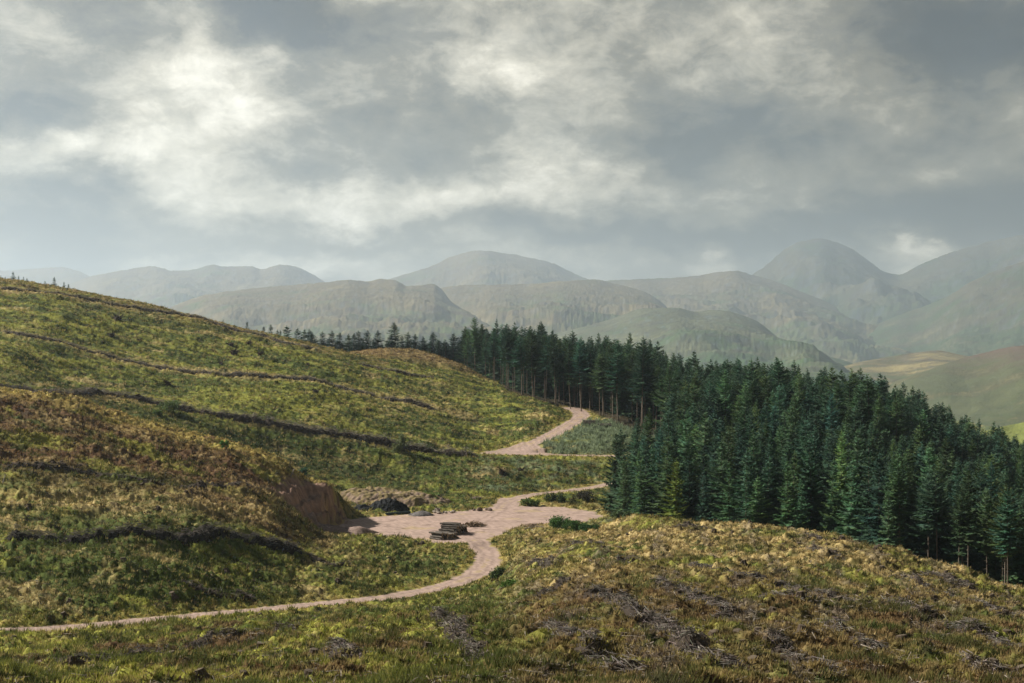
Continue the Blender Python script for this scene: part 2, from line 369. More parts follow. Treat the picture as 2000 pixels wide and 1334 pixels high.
M_far = mat_attr('mountain_turf', 0.012, 0.30, 9.0, 0.02)
M_brash = mat_attr('dead_branches', 2.5, 0.3)
M_heap = mat_attr('heaped_stone', 2.2, 0.35, 0.12, 4.0)
M_log = mat_attr('weathered_logs', 4.0, 0.4, 0.03, 8.0)
M_leaf = mat_attr('bush_leaves', 2.0, 0.25, rough=0.6, trans=0.3)
M_bark = mat_attr('spruce_bark', 3.0, 0.3, objrand=0.3)
M_pipe = mat_attr('pipe_plastic', 3.0, 0.1, rough=0.4)
def mat_needle():
    m, q, b = mat_new('spruce_needles')
    at_ = q.n('ShaderNodeAttribute', attribute_name='Col').outputs[0]
    oi = q.n('ShaderNodeObjectInfo'); rd = oi.outputs['Random']
    c = q.mix(1.0, at_, oi.outputs['Color'], 'MULTIPLY')
    tint = q.ramp(rd, [(0.0, (0.75, 0.85, 0.80)), (0.35, (0.95, 0.95, 1.0)), (0.7, (1.05, 1.1, 0.95)), (1.0, (1.3, 1.2, 0.9))])
    c = q.mix(1.0, c, tint, 'MULTIPLY')
    q.put(b.inputs['Base Color'], c); b.inputs['Roughness'].default_value = 0.6
    b.inputs['Specular IOR Level'].default_value = 0.25
    nt = m.node_tree; tr = q.n('ShaderNodeBsdfTranslucent'); q.put(tr.inputs[0], c)
    mx = q.n('ShaderNodeMixShader'); mx.inputs[0].default_value = 0.2
    nt.links.new(b.outputs[0], mx.inputs[1]); nt.links.new(tr.outputs[0], mx.inputs[2])
    out = [n for n in nt.nodes if n.type == 'OUTPUT_MATERIAL'][0]; nt.links.new(mx.outputs[0], out.inputs[0])
    return m
M_needle = mat_needle()

# ------------------------------------------------------------------ land colours (what grows where, with some sunlight painted in)
C = {k: np.array(v) for k, v in dict(green=(0.085, 0.115, 0.026), moss=(0.30, 0.305, 0.06), dark=(0.045, 0.058, 0.020), straw=(0.46, 0.355, 0.165),
     heather=(0.125, 0.070, 0.036), rust=(0.215, 0.13, 0.058), grey=(0.17, 0.145, 0.125), soil=(0.32, 0.205, 0.155), peat=(0.045, 0.032, 0.022),
     road=(0.43, 0.318, 0.275), rush=(0.15, 0.19, 0.115), gold=(0.42, 0.33, 0.10)).items()}
QUARRY = None
QUARRY = np.array([at(*p) for p in [(535, 965), (560, 940), (600, 948)]] + [pd(640, 262), pd(664, 264), pd(690, 266), pd(700, 256), pd(690, 246), pd(620, 242), pd(590, 238), pd(560, 236), pd(540, 238)])
def streak(x, y):
    return sstep(0.35, 0.9, np.cos(2 * math.pi * (x * 0.97 - y * 0.10) / 6.2 + fbm(x / 9, y / 16, 95, 3) * 3.2)) * sstep(-0.25, 0.1, fbm(x / 5, y / 12, 96, 3))
def veg(x, y, z, td):
    n = len(x)
    px = 1000 + F * x / y; py = HZ - z * F / y
    a = fbm(x / 30, y / 18, 21, 3); b = fbm(x / 9, y / 6, 22, 4); c = fbm(x / 3.0, y / 2.2, 23, 4); e = fbm(x / 1.0, y / 0.8, 24, 3); g = fbm(x / 14, y / 10, 25, 3)
    def mixc(col, tgt, w): return col + (C[tgt] - col) * np.clip(w, 0, 1)[:, None]
    col = np.tile(C['green'], (n, 1))
    hill = sstep(286, 300, y)                       # the long green hillside behind
    front = (1 - hill)
    # hillside: green with mossy yellow-green patches, painted sun bands, straw streaks, dark hollows
    wl = hill
    col = mixc(col, 'moss', wl * sstep(-0.05, 0.35, a * 0.5 + b * 0.6 + c * 0.5 - 0.04) * 0.75)
    col = mixc(col, 'moss', wl * sstep(0.02, 0.25, fbm((x + y * 0.3) / 40, (y + x * 0.3) / 7, 97, 3) + c * 0.15) * 0.8)  # sunlit bands across the slope, painted in with the moss colour
    col = mixc(col, 'dark', wl * sstep(0.05, 0.4, -b * 0.6 - c * 0.7 + 0.05) * 0.65)
    col = mixc(col, 'straw', wl * sstep(0.18, 0.45, g * 0.8 + e * 0.45 + c * 0.3) * 0.8)
    col = mixc(col, 'straw', wl * sstep(0.0, 0.35, c + e * 0.5) * np.exp(-((px - 780) / 120) ** 2 - ((py - 785) / 32) ** 2) * 1.2)
    top = sstep(430, 470, y) * (px < 760)
    col = mixc(col, 'rust', top * sstep(-0.3, 0.3, b + e * 0.6) * 0.7)
    col = mixc(col, 'straw', top * sstep(0.0, 0.4, c + e * 0.5) * 0.6)
    gul = sstep(284, 292, y) * (1 - sstep(322, 336, y)) * (px < 820)
    col = mixc(col, 'dark', gul * sstep(-0.4, 0.2, b + c * 0.6) * 0.75)
    for hb, wd in HBL:
        dd = dist_line(x, y, hb, 9.0) + c * 2.5
        col = mixc(col, 'straw', (1 - sstep(1.0, wd * 1.5, dd)) * 0.9 * sstep(-0.5, 0.0, e + c))
    col = mixc(col, 'moss', wl * np.exp(-((px - 560) / 190) ** 2 - ((py - 780) / 30) ** 2) * sstep(-0.3, 0.2, c + e * 0.4))  # moss patch whose yellow also stands for the sunlight on it
    col = mixc(col, 'moss', wl * np.exp(-((px - 150) / 150) ** 2 - ((py - 645) / 22) ** 2) * sstep(-0.2, 0.2, c + e * 0.4) * 0.9)
    kn = sstep(468, 490, y) * sstep(650, 700, px) * (y < 560)
    col = mixc(col, 'heather', kn * 0.8); col = mixc(col, 'straw', kn * sstep(-0.1, 0.3, c) * 0.6)
    # near left hill: heather brown above, rushy green and straw lower down
    nl = front * (1 - sstep(560, 760, px)) * sstep(140, 150, y)
    upz = sstep(196, 215, y)
    col = mixc(col, 'heather', nl * upz * sstep(-0.35, 0.1, b * 0.6 + a * 0.4 + c * 0.4 + 0.16))
    col = mixc(col, 'rust', nl * upz * sstep(0.0, 0.4, e * 0.7 + c * 0.5) * 0.5)
    col = mixc(col, 'moss', nl * sstep(0.12, 0.35, -g + c * 0.3) * 0.8)
    col = mixc(col, 'straw', nl * sstep(0.12, 0.4, g * 0.9 + e * 0.4 - 0.08 * upz) * 0.75)
    col = mixc(col, 'straw', nl * (px < 620) * np.exp(-((py - 978 - 18 * a) / 26) ** 2) * sstep(-0.35, 0.15, c + e * 0.6) * 0.85)
    col = mixc(col, 'green', nl * np.exp(-((px - 230) / 130) ** 2 - ((py - 930 - (px - 230) * 0.12) / 13) ** 2) * 0.9)
    rim = nl * sstep(244, 256, y)
    col = mixc(col, 'gold', rim * sstep(-0.5, 0.1, c + e) * 0.95)  # golden grass that also paints the lit edge of the hill
    # hollow by the track and rushy flat around the bend
    rf = front * sstep(480, 620, px) * (1 - sstep(930, 1020, px)) * sstep(150, 175, y)
    col = mixc(col, 'moss', rf * sstep(-0.1, 0.3, b + e * 0.4) * 0.75); col = mixc(col, 'straw', rf * sstep(0.05, 0.35, c + e * 0.5) * 0.55)
    col = mixc(col, 'dark', rf * sstep(0.1, 0.35, -c - b * 0.4) * 0.5)
    # right knoll: straw and rust at the crest, browner and greener towards us
    rk = front * sstep(930, 1080, px)
    near = 1 - sstep(110, 165, y)
    col = mixc(col, 'rust', rk * sstep(-0.2, 0.3, b * 0.6 + a * 0.4 + 0.05) * 0.6)
    col = mixc(col, 'straw', rk * (1 - near * 0.6) * sstep(-0.15, 0.25, c * 0.8 + e * 0.5 + g * 0.5 + 0.03))
    col = mixc(col, 'heather', rk * near * sstep(-0.3, 0.25, b + c * 0.5) * 0.8)
    stq = streak(x, y)
    col = mixc(col, 'grey', rk * stq * sstep(-0.3, 0.2, c + e) * 0.65 * (y < 215))
    col = mixc(col, 'moss', rk * (1 - stq) * sstep(0.05, 0.35, -g * 0.8 + e * 0.4) * 0.6)
    col = mixc(col, 'dark', rk * sstep(0.1, 0.4, -c * 0.8 - e * 0.5) * (0.45 + near * 0.4))
    # strip nearest the camera on the left: moss, green rushes, straw
    nb = (1 - sstep(138, 150, y + (px < 0) * 0)) * (1 - sstep(800, 1000, px))
    col = mixc(col, 'green', nb * 0.9); col = mixc(col, 'moss', nb * sstep(-0.12, 0.15, b * 0.8 + c * 0.5 + 0.03))
    col = mixc(col, 'straw', nb * sstep(0.12, 0.4, c * 0.5 + e * 0.6) * 0.6); col = mixc(col, 'heather', nb * sstep(0.04, 0.25, -b * 0.8 + e * 0.3) * 0.9)
    vg2 = (1 - sstep(2.0, 7.0, td[0] + c * 3)) * (y < 175) * (y < np.interp(px, [0, 300, 640, 760], [134.5, 150, 178, 187])) * (px < 760)
    col = mixc(col, 'moss', vg2 * sstep(-0.4, 0.1, b + c) * 0.9)
    # rush beds between the upper bends, the bank below them and the crest behind the yard
    ru = ((px > np.interp(y, [352, 369, 379, 392, 404, 414], [1045, 1040, 1078, 1112, 1138, 1150])) & (y > 352) & (y < 402)) * 0.9
    col = mixc(col, 'rush', ru * sstep(-0.5, 0.1, c + b))
    bk = sstep(312, 318, y) * (1 - sstep(345, 349, y)) * sstep(880, 960, px)
    col = mixc(col, 'rush', bk * sstep(-0.1, 0.25, b) * 0.7); col = mixc(col, 'heather', bk * sstep(0.1, 0.3, c) * 0.5)
    vg = sstep(1040, 1120, px) * (1 - sstep(1290, 1360, px)) * sstep(238, 246, y) * (1 - sstep(262, 300, y))
    col = mixc(col, 'rush', vg * sstep(-0.2, 0.2, b) * 0.7); col = mixc(col, 'moss', vg * sstep(0.0, 0.3, c) * 0.7)
    # forest floor
    ff = forest_mask(x, y)
    col = mixc(col, 'peat', ff * 0.9)
    # bare quarry face
    qd = dist_poly(x, y, QUARRY) + c * 2.0 + e
    qm = 1 - sstep(-0.7, 0.9, qd)
    col = mixc(col, 'soil', qm); col = col * (1 + (qm * (e * 0.5 + c * 0.3))[:, None])
    # small peat cuttings
    col = mixc(col, 'peat', sstep(0.28, 0.4, fbm(x / 4, y / 2.0, 41, 3) + 0.0) * 0.7 * (1 - qm) * (y < 480))
    # verges and gravel
    t = td.min(0)
    vf = (1 - sstep(0.2, 4.0, t + c * 2.5)) * (t > -3)
    col = mixc(col, 'gold', vf * 0.7 * sstep(-0.3, 0.2, e + c))
    gr = 1 - sstep(-0.35, 0.3, t + e * 0.35)
    rc = C['road'] * (1 + (c * 0.13 + b * 0.16 + e * 0.10)[:, None])
    # wheel ruts darker and redder, crown and edges strawier
    rut = np.minimum(np.abs(np.abs(td[0] + 2.0) - 0.9), np.abs(np.abs(td[2] + 2.1) - 0.9))
    rc = rc * (1 - 0.24 * np.exp(-(rut / 0.28) ** 2))[:, None]
    rc = rc + (C['straw'] * 0.8 - rc) * (0.6 * np.exp(-((np.minimum(np.abs(td[0] + 2.0), np.abs(td[2] + 2.1))) / 0.35) ** 2) * (t > -2.6) * sstep(-0.1, 0.3, c + 0.1))[:, None]
    gra = (sstep(0.18, 0.42, fbm(x / 7, y / 5, 51, 4)) * 0.5 * (td[1] < -1))[:, None]
    rc = rc + (C['gold'] - rc) * gra * 0.7
    damp = sstep(0.22, 0.34, fbm(x / 3.5, y / 1.8, 53, 4)) * (0.45 * (td[1] < -0.5) + 0.2)
    rc = rc * (1 - damp * 0.5)[:, None] * (1 + 0.24 * perlin(x * 2.3 + y * 0.9, y * 0.35, 54))[:, None]
    col = col + (rc - col) * gr[:, None]
    return np.clip(col * (1 + 0.25 * e[:, None] * (1 - gr)[:, None]), 0.005, 0.9)

HBL = [(line([(0, 566, 300), (200, 594, 300), (400, 629, 300), (520, 661, 300), (620, 684, 300)], 1.5), 4.0),
       (line([(0, 652, 300), (192, 696, 300), (340, 724, 300), (500, 739, 300), (600, 743, 300), (680, 764, 300), (800, 788, 300), (900, 815, 300)], 1.5), 5.0),
       (line([(130, 779, 300), (320, 799, 300), (468, 821, 300), (600, 845, 300), (780, 876, 300)], 1.5), 3.0)]
# ------------------------------------------------------------------ forest outline
NE_PX = [1196, 1215, 1260, 1300, 1400, 1500, 1600, 1700, 1800, 1900, 2000, 2400]
NE_D = [275, 262, 253, 247, 238, 231, 223, 208, 195, 184, 175, 160]
UE_PX = [900, 950, 1000, 1060, 1100, 1150, 1200, 1290]
UE_D = [540, 500, 447, 432, 426, 422, 396, 378]
def forest_mask(x, y, grow=0.0):
    px = 1000 + F * x / np.maximum(y, 4)
    lo = (px > 1200 - grow) & (y > np.interp(px, NE_PX, NE_D) - grow) & (y < 470)
    gap = (px < 1302) & (y > 306) & (y < np.interp(px, UE_PX, UE_D))
    up = (px > 905) & (px <= 1302) & (y > np.interp(px, UE_PX, UE_D) - grow) & (y < 610)
    return ((lo & ~gap) | up).astype(float)

# ------------------------------------------------------------------ near land mesh
def build_land():
    pxs = np.concatenate([np.arange(-900, -260, 40), np.arange(-260, -40, 6), np.arange(-40, 2040, 1.9), np.arange(2040, 2320, 6), np.arange(2320, 2901, 40)])
    ds = np.concatenate([np.exp(np.arange(math.log(4), math.log(52), 0.03)), np.exp(np.arange(math.log(52), math.log(215), 0.0032)), np.exp(np.arange(math.log(215), math.log(600), 0.0026)), np.exp(np.arange(math.log(600), math.log(8500), 0.03))])
    ds = np.unique(np.round(ds, 4))
    PX, DD = np.meshgrid(pxs, ds)
    x = ((PX - 1000) / F * DD).ravel(); y = DD.ravel()
    z, td = ground(x, y)
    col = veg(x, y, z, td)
    nr, nc = PX.shape
    idx = np.arange(nr * nc).reshape(nr, nc)
    f = np.stack([idx[:-1, :-1], idx[:-1, 1:], idx[1:, 1:], idx[1:, :-1]], -1).reshape(-1, 4)
    v = np.stack([x, y, z], 1)
    tf = td[:, f].mean(2)                      # per face
    t = tf.min(0); which = tf.argmin(0)
    sets = [('ground', t > 0, M_ground), ('gravel_track', (t <= 0) & (which == 0), M_gravel), ('gravel_yard', (t <= 0) & (which == 1), M_gravel), ('upper_track', (t <= 0) & (which == 2), M_gravel)]
    for name, m, mat in sets:
        ff = f[m]; u, inv = np.unique(ff, return_inverse=True)
        o = mesh_from(name, v[u], inv.reshape(ff.shape), mat, col[u], smooth=True); tag(o, kind='structure')
build_land()

# ------------------------------------------------------------------ far hills
def far_hill(name, d0, crest, front=0.35, back=0.25, seed=0, rough=1.0, tint=(1, 1, 1), base=-142.0, nx=420, ny=130, prof=1.25, pal='moor'):
    cx = np.array([c[0] for c in crest], float); cy = np.array([c[1] for c in crest], float)
    px = np.linspace(cx[0], cx[-1], nx); t = np.concatenate([np.linspace(-1, 0, int(ny * 0.75)), np.linspace(0, 1, int(ny * 0.25))[1:]])
    PX, T = np.meshgrid(px, t)
    dc = d0 * (1 + 0.05 * fbm(PX / 170, PX * 0 + seed * 3.7, seed, 2))
    D = np.where(T < 0, dc * (1 + T * front), dc * (1 + T * back))
    # the crest is carried forward along slanting spurs, not straight down the line of sight
    sh = fbm(PX / 120, T * 2.2, seed + 3, 3) * 60 * np.abs(T)
    zc = zz(dc, pchip(cx, cy, PX)) + 0
    gx = np.linspace(cx[0], cx[-1], 600); gy = pchip(cx, cy, gx); kw = max(3, int(70 / (gx[1] - gx[0]))); kk = np.hanning(kw + 2)[1:-1]; kk /= kk.sum()
    gs = np.convolve(np.pad(gy, kw // 2, mode='edge'), kk, 'valid')[:600]
    zc_s = zz(dc, np.interp(PX - 260 * np.abs(T) + sh * 1.5, gx, gs))
    zc = zc + (zc_s - zc) * np.clip(np.abs(T) * 2.5, 0, 1)
    p = np.where(T < 0, (1 - np.abs(T)) ** prof, (1 - T) ** 1.1)
    X = (PX - 1000) / F * D
    Hh = np.maximum(zc - base, 5)
    s = d0 * 0.07
    xs_ = X + (D - d0) * 0.75; er = ridged(xs_ / (s * 1.7), (D - X * 0.5) / (s * 1.5), seed + 5, 6, 0.52) * 0.12 + fbm(X / s * 0.4, D / s * 0.4, seed + 8, 3) * 0.15
    env = np.clip(np.abs(T) * 2.4, 0, 1) * np.clip((1 - np.abs(T)) * 4, 0, 1)
    small = ridged(X / (s * 0.22), D / (s * 0.22), seed + 9, 5, 0.66) * 0.021
    bench = fbm(xs_ / (s * 0.6), D / (s * 0.2), seed + 31, 4) * 0.03
    Zv = base + Hh * p + Hh * rough * (er * env + (small + bench * env) * (0.55 + env))
    x = X.ravel(); y = D.ravel(); z = Zv.ravel()
    gz = np.gradient(Zv, axis=0).ravel() / (np.gradient(D, axis=0).ravel() + 1e-6)
    a = fbm(x / s * 1.5, y / s * 1.5, seed + 11, 5, 0.6); b = fbm((x + y * 0.4) / s * 3, y / s * 7, seed + 12, 4, 0.6); c2 = fbm((x + y * 0.4) / s * 9, y / s * 22, seed + 13, 3, 0.7)
    G = np.array((0.080, 0.112, 0.040)); Br = np.array((0.145, 0.115, 0.060)); Rk = np.array((0.15, 0.15, 0.15)); Hx = np.array((0.075, 0.050, 0.042)); St = np.array((0.34, 0.28, 0.125))
    col = np.tile(G, (len(x), 1))
    hrel = np.clip((z - base) / (Hh.max()), 0, 1)
    def mx(col, t_, w): return col + (t_ - col) * np.clip(w, 0, 1)[:, None]
    col = mx(col, Br, sstep(-0.3, 0.3, a + b * 0.4 + (hrel - 0.45) * 0.9))
    col = mx(col, Hx, sstep(0.05, 0.35, b - a * 0.3) * 0.6)
    col = mx(col, St, sstep(0.1, 0.4, a * 0.6 + c2 * 0.5) * 0.6)
    col = mx(col, Rk, sstep(0.22, 0.5, c2 * 0.7 + np.abs(gz) * 0.5 + hrel * 0.25 - 0.15) * 0.8)
    if pal == 'green': col = mx(col, np.array((0.22, 0.27, 0.06)), 0.75 + 0.25 * a)
    if pal == 'purple': col = mx(col * 0.72, G * 0.8, 0.35 + 0 * a); col = mx(col, np.array((0.095, 0.105, 0.045)), sstep(-0.2, 0.3, -a + 0.1)); col = mx(col, np.array((0.13, 0.080, 0.065)), sstep(0.55, 0.95, hrel + b * 0.3) * 0.8)
    if pal == 'straw': col = mx(col, St, sstep(-0.1, 0.35, a + b * 0.5) * 0.8)  # straw colour used here to paint sunlight on a hill
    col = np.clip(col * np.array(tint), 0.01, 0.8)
    nr, nc = PX.shape; idx = np.arange(nr * nc).reshape(nr, nc)
    f = np.stack([idx[:-1, :-1], idx[:-1, 1:], idx[1:, 1:], idx[1:, :-1]], -1).reshape(-1, 4)
    o = mesh_from(name, np.stack([x, y, z], 1), f, M_far, col, smooth=True); tag(o, kind='structure')
    return o
far_hill('hill', 15500, [(-300, 560), (-120, 535), (0, 530), (60, 526), (120, 523), (150, 530), (180, 542), (260, 570), (330, 620)], seed=1)
far_hill('hill', 13000, [(40, 600), (120, 562), (150, 550), (190, 538), (240, 529), (300, 521), (340, 530), (380, 528), (415, 518), (440, 522), (490, 521), (510, 527), (548, 518), (585, 524), (605, 534), (630, 549), (680, 580), (760, 640)], seed=2, rough=1.1)
far_hill('hill', 13800, [(640, 600), (730, 560), (770, 543), (810, 531), (840, 522), (870, 507), (900, 497), (940, 490), (990, 496), (1040, 506), (1080, 515), (1110, 530), (1145, 545), (1220, 580), (1300, 640)], seed=3)
far_hill('hill', 7600, [(180, 690), (260, 640), (330, 603), (360, 590), (400, 577), (480, 566), (540, 560), (640, 552), (680, 548), (720, 551), (740, 546), (770, 548), (795, 559), (822, 558), (846, 556), (862, 566), (880, 588), (915, 611), (950, 633), (1010, 668), (1100, 705), (1200, 740)], seed=4, rough=1.0, nx=560, front=0.5)
far_hill('hill', 9000, [(740, 640), (820, 590), (860, 564), (900, 558), (960, 557), (1040, 555), (1100, 550), (1160, 547), (1200, 555), (1250, 568), (1280, 582), (1300, 598), (1340, 640), (1400, 690)], seed=5, rough=1.0, nx=520, front=0.45)
far_hill('hill', 11500, [(1000, 590), (1100, 562), (1190, 549), (1280, 545), (1360, 540), (1400, 533), (1435, 530), (1470, 538), (1500, 546), (1560, 568), (1640, 603), (1700, 640), (1760, 680), (1800, 710)], seed=6)
far_hill('hill', 13500, [(1330, 600), (1430, 562), (1470, 537), (1500, 516), (1530, 490), (1560, 474), (1600, 468), (1640, 477), (1670, 491), (1700, 513), (1730, 532), (1755, 537), (1790, 521), (1850, 496), (1900, 481), (2000, 460), (2150, 440), (2400, 480)], seed=7, rough=0.95, tint=(0.6, 0.7, 0.85))  # tint paints the cloud shadow over these peaks into their colour
far_hill('hill', 9800, [(1560, 700), (1660, 655), (1760, 615), (1850, 580), (1900, 550), (1950, 528), (2000, 512), (2100, 480), (2300, 470)], seed=8, rough=1.0, tint=(0.68, 0.75, 0.85))  # darker tint: cloud shadow on this ridge put into the colour
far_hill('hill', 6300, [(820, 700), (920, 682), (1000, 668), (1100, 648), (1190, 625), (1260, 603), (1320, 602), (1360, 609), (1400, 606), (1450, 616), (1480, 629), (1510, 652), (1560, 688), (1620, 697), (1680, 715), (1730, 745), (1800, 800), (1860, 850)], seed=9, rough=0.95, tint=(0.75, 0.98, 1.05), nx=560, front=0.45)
far_hill('hill', 5000, [(1560, 760), (1650, 715), (1720, 700), (1780, 690), (1830, 685), (1880, 694), (1960, 705), (2100, 720)], seed=10, rough=0.8, pal='straw', front=0.3)  # straw palette stands for a sunlit band on this low hill
far_hill('hill', 4200, [(1660, 810), (1710, 772), (1750, 745), (1800, 728), (1860, 706), (1920, 690), (1980, 677), (2060, 672), (2200, 690), (2400, 740)], seed=11, rough=0.6, pal='purple', front=0.35, nx=480)
far_hill('hill', 1350, [(1750, 920), (1830, 880), (1900, 850), (1950, 836), (2000, 825), (2080, 815), (2200, 830), (2400, 870)], seed=12, rough=0.4, pal='green', front=0.3, base=-150)

# ------------------------------------------------------------------ haze
def build_haze():
    m = bpy.data.materials.new('haze'); m.use_nodes = True; nt = m.node_tree
    for nd in list(nt.nodes): nt.nodes.remove(nd)
    q = NT(nt); pv = q.n('ShaderNodeVolumePrincipled'); o = q.n('ShaderNodeOutputMaterial')
    pv.inputs['Color'].default_value = (0.66, 0.80, 0.98, 1); pv.inputs['Density'].default_value = HAZE; pv.inputs['Anisotropy'].default_value = 0.42
    nt.links.new(pv.outputs[0], o.inputs['Volume'])
    x, y0, y1, z0, z1 = 9500.0, -60.0, 20500.0, -160.0, 1320.0
    v = [(a, b, c) for c in (z0, z1) for a, b in ((-x, y0), (x, y0), (x, y1), (-x, y1))]
    f = [(0, 3, 2, 1), (4, 5, 6, 7), (0, 1, 5, 4), (1, 2, 6, 5), (2, 3, 7, 6), (3, 0, 4, 7)]
    tag(mesh_from('haze', v, f, m), kind='stuff')
HAZE = 7.4e-5
build_haze()

# ------------------------------------------------------------------ spruces
def spruce_meshes(k, Ht, cb, Rm, seed, tip=1.0, needle=(0.072, 0.136, 0.086), shape=0.85, dens=1.0):
    r = np.random.default_rng(seed); V = []; Fc = []; Cc = []
    def tri(a, b, c, col):
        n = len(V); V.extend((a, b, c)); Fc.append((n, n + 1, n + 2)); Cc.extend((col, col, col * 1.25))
    needle = np.array(needle)
    z = Ht * cb; zt = Ht
    while z < zt - 0.15:
        t = (z - Ht * cb) / (Ht * (1 - cb))
        Lm = Rm * ((1 - t) ** shape) * (1 if cb < 0.2 else min(1, 0.45 + t * 3.2)) + 0.08
        Lm *= 1 + 0.16 * math.sin(z * 1.9 + seed) + r.normal(0, 0.07)
        nb = int(r.integers(7, 11) * dens) if t < 0.93 else 5
        a0 = r.uniform(0, 6.28)
        for b in range(nb):
            if cb > 0.2 and t < 0.25 and r.random() < 0.4: continue
            a = a0 + b * 6.283 / nb + r.normal(0, 0.22); Lb = Lm * r.uniform(0.55, 1.12) * (1 + 0.18 * math.cos(a - seed))
            zb = z + r.uniform(-0.3, 0.3)
            rise = 0.6 * t - 0.25 + r.normal(0, 0.14)         # young top branches point up, old ones sag
            dx, dy = math.cos(a), math.sin(a); col = needle * r.uniform(0.75, 1.3) * np.array([r.uniform(0.85, 1.2), 1, r.uniform(0.8, 1.2)])
            pts = []
            for s in np.linspace(0, 1, 5):
                pts.append(np.array([dx * Lb * s, dy * Lb * s, zb + Lb * (rise * s + 0.22 * s * s * s - 0.06 * s)]))
            sd = np.array([-dy, dx, 0.0])
            nt_ = max(3, int(Lb / 0.22))
            for i in range(nt_):
                s = (i + 0.6) / nt_; j = min(3, int(s * 4)); q_ = s * 4 - j
                p = pts[j] * (1 - q_) + pts[j + 1] * q_
                tl = (0.22 + 0.42 * Lb * (1 - s) * 0.75) * r.uniform(0.75, 1.2)
                w = 0.11 + 0.06 * Lb
                fw = np.array([dx, dy, rise * 0.6])
                for sg in (-1, 1):
                    e = p + sd * sg * tl * 0.85 + fw * tl * 0.6 + np.array([0, 0, r.uniform(-0.22, 0.08) * tl])
                    tri(p - fw * w, p + fw * w, e, col)
                if r.random() < 0.6:          # hanging twig gives the spray depth
                    tri(p - fw * w, p + fw * w, p + np.array([0, 0, -tl * r.uniform(0.35, 0.7)]) + fw * tl * 0.2, col * 0.92)
            e = pts[4] + np.array([dx, dy, 0.35]) * 0.2
            tri(pts[4] - sd * 0.06, pts[4] + sd * 0.06, e, col * 1.3)
            tri(pts[2] + np.array([0, 0, 0.05]), pts[2] - np.array([0, 0, 0.09]), pts[4], col)
        z += (0.46 + 0.26 * (1 - t)) * r.uniform(0.8, 1.2) * (0.8 if t > 0.8 else 1) / (0.75 + dens * 0.25)
    # leader shoot
    for i in range(6):
        a = i * 1.047; tri(np.array([math.cos(a) * 0.07, math.sin(a) * 0.07, Ht - 0.5]), np.array([math.cos(a + 1) * 0.07, math.sin(a + 1) * 0.07, Ht - 0.5]), np.array([0, 0, Ht + 0.45]), needle * 1.2)
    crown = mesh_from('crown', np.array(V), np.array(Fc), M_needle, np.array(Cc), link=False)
    # trunk with dead lower branch stubs
    V = []; Fq = []; Cc = []; n = 7; hs = [-1.2, 0, 0.5, Ht * 0.3, Ht * 0.6, Ht * 0.97]; bx, by = r.normal(0, 0.1, 2)
    for h in hs:
        rr = max(0.012, 0.0068 * Ht * (1 - max(h, 0) / Ht) ** 0.8 * (1.35 if h <= 0 else 1))
        for i in range(n): V.append((math.cos(i * 6.283 / n) * rr + bx * math.sin(h / Ht * 3), math.sin(i * 6.283 / n) * rr + by * math.sin(h / Ht * 3), h)); Cc.append((0.20, 0.165, 0.135))
    for k_ in range(len(hs) - 1):
        for i in range(n): Fq.append((k_ * n + i, k_ * n + (i + 1) % n, (k_ + 1) * n + (i + 1) % n, (k_ + 1) * n + i))
    if cb > 0.2:
        for i in range(46):
            h = r.uniform(1.5, Ht * (cb + 0.12)); a = r.uniform(0, 6.28); l = r.uniform(0.3, 1.3) * (0.4 + h / Ht); b0 = len(V)
            d = np.array([math.cos(a), math.sin(a), r.uniform(-0.3, 0.1)]); o_ = np.array([bx * math.sin(h / Ht * 3), by * math.sin(h / Ht * 3), h]); up = np.array([0, 0, 0.022])
            sd = np.array([-d[1], d[0], 0]) * 0.022
            for q_ in (o_ + up, o_ - up + sd, o_ + d * l, o_ + d * l + up * 0.5): V.append(tuple(q_)); Cc.append((0.14, 0.12, 0.10))
            Fq.append((b0, b0 + 1, b0 + 2, b0 + 3))
    trunk = mesh_from('trunk', np.array(V), np.array(Fq), M_bark, np.array(Cc), smooth=True, link=False)
    crown.name = 'crown'; trunk.name = 'trunk'
    return crown, trunk, Ht
SPR = {}
for k in range(4): SPR['edge%d' % k] = spruce_meshes(k, 11.5, 0.02, 2.8 + 0.35 * (k % 3), 100 + k)
for k in range(5): SPR['full%d' % k] = spruce_meshes(k, 16.0, 0.06, 3.2 + 0.35 * (k % 3), 200 + k, shape=0.68, dens=1.0)
for k in range(4): SPR['tall%d' % k] = spruce_meshes(k, 20.0, 0.36 + 0.05 * k, 3.1 + 0.35 * (k % 3), 300 + k, shape=0.62)
for k in range(3): SPR['small%d' % k] = spruce_meshes(k, 5.0, 0.05, 1.25, 400 + k, shape=0.85, dens=0.8)
for k in range(2): SPR['slim%d' % k] = spruce_meshes(k, 12.0, 0.02, 1.75, 500 + k, shape=0.8, dens=0.9)
def add_spruce(kind, x, y, height, label, group=None, color=(1, 1, 1), width=1.0, cat='tree', z=None):
    cr, tr, h0 = SPR[kind]; s = height / h0
    e = empty('spruce_tree', (x, y, (H1(x, y, False) if z is None else z) - 0.1), random.uniform(0, 6.28)); e.scale = (s * width, s * width, s)
    tag(e, label, cat, group); e.rotation_euler = (random.gauss(0, 0.018), random.gauss(0, 0.018), random.uniform(0, 6.28))
    for me, nm in ((tr, 'trunk'), (cr, 'crown')):
        o = bpy.data.objects.new(nm, me); COL.objects.link(o); o.parent = e; o.color = (*color, 1)
    return e

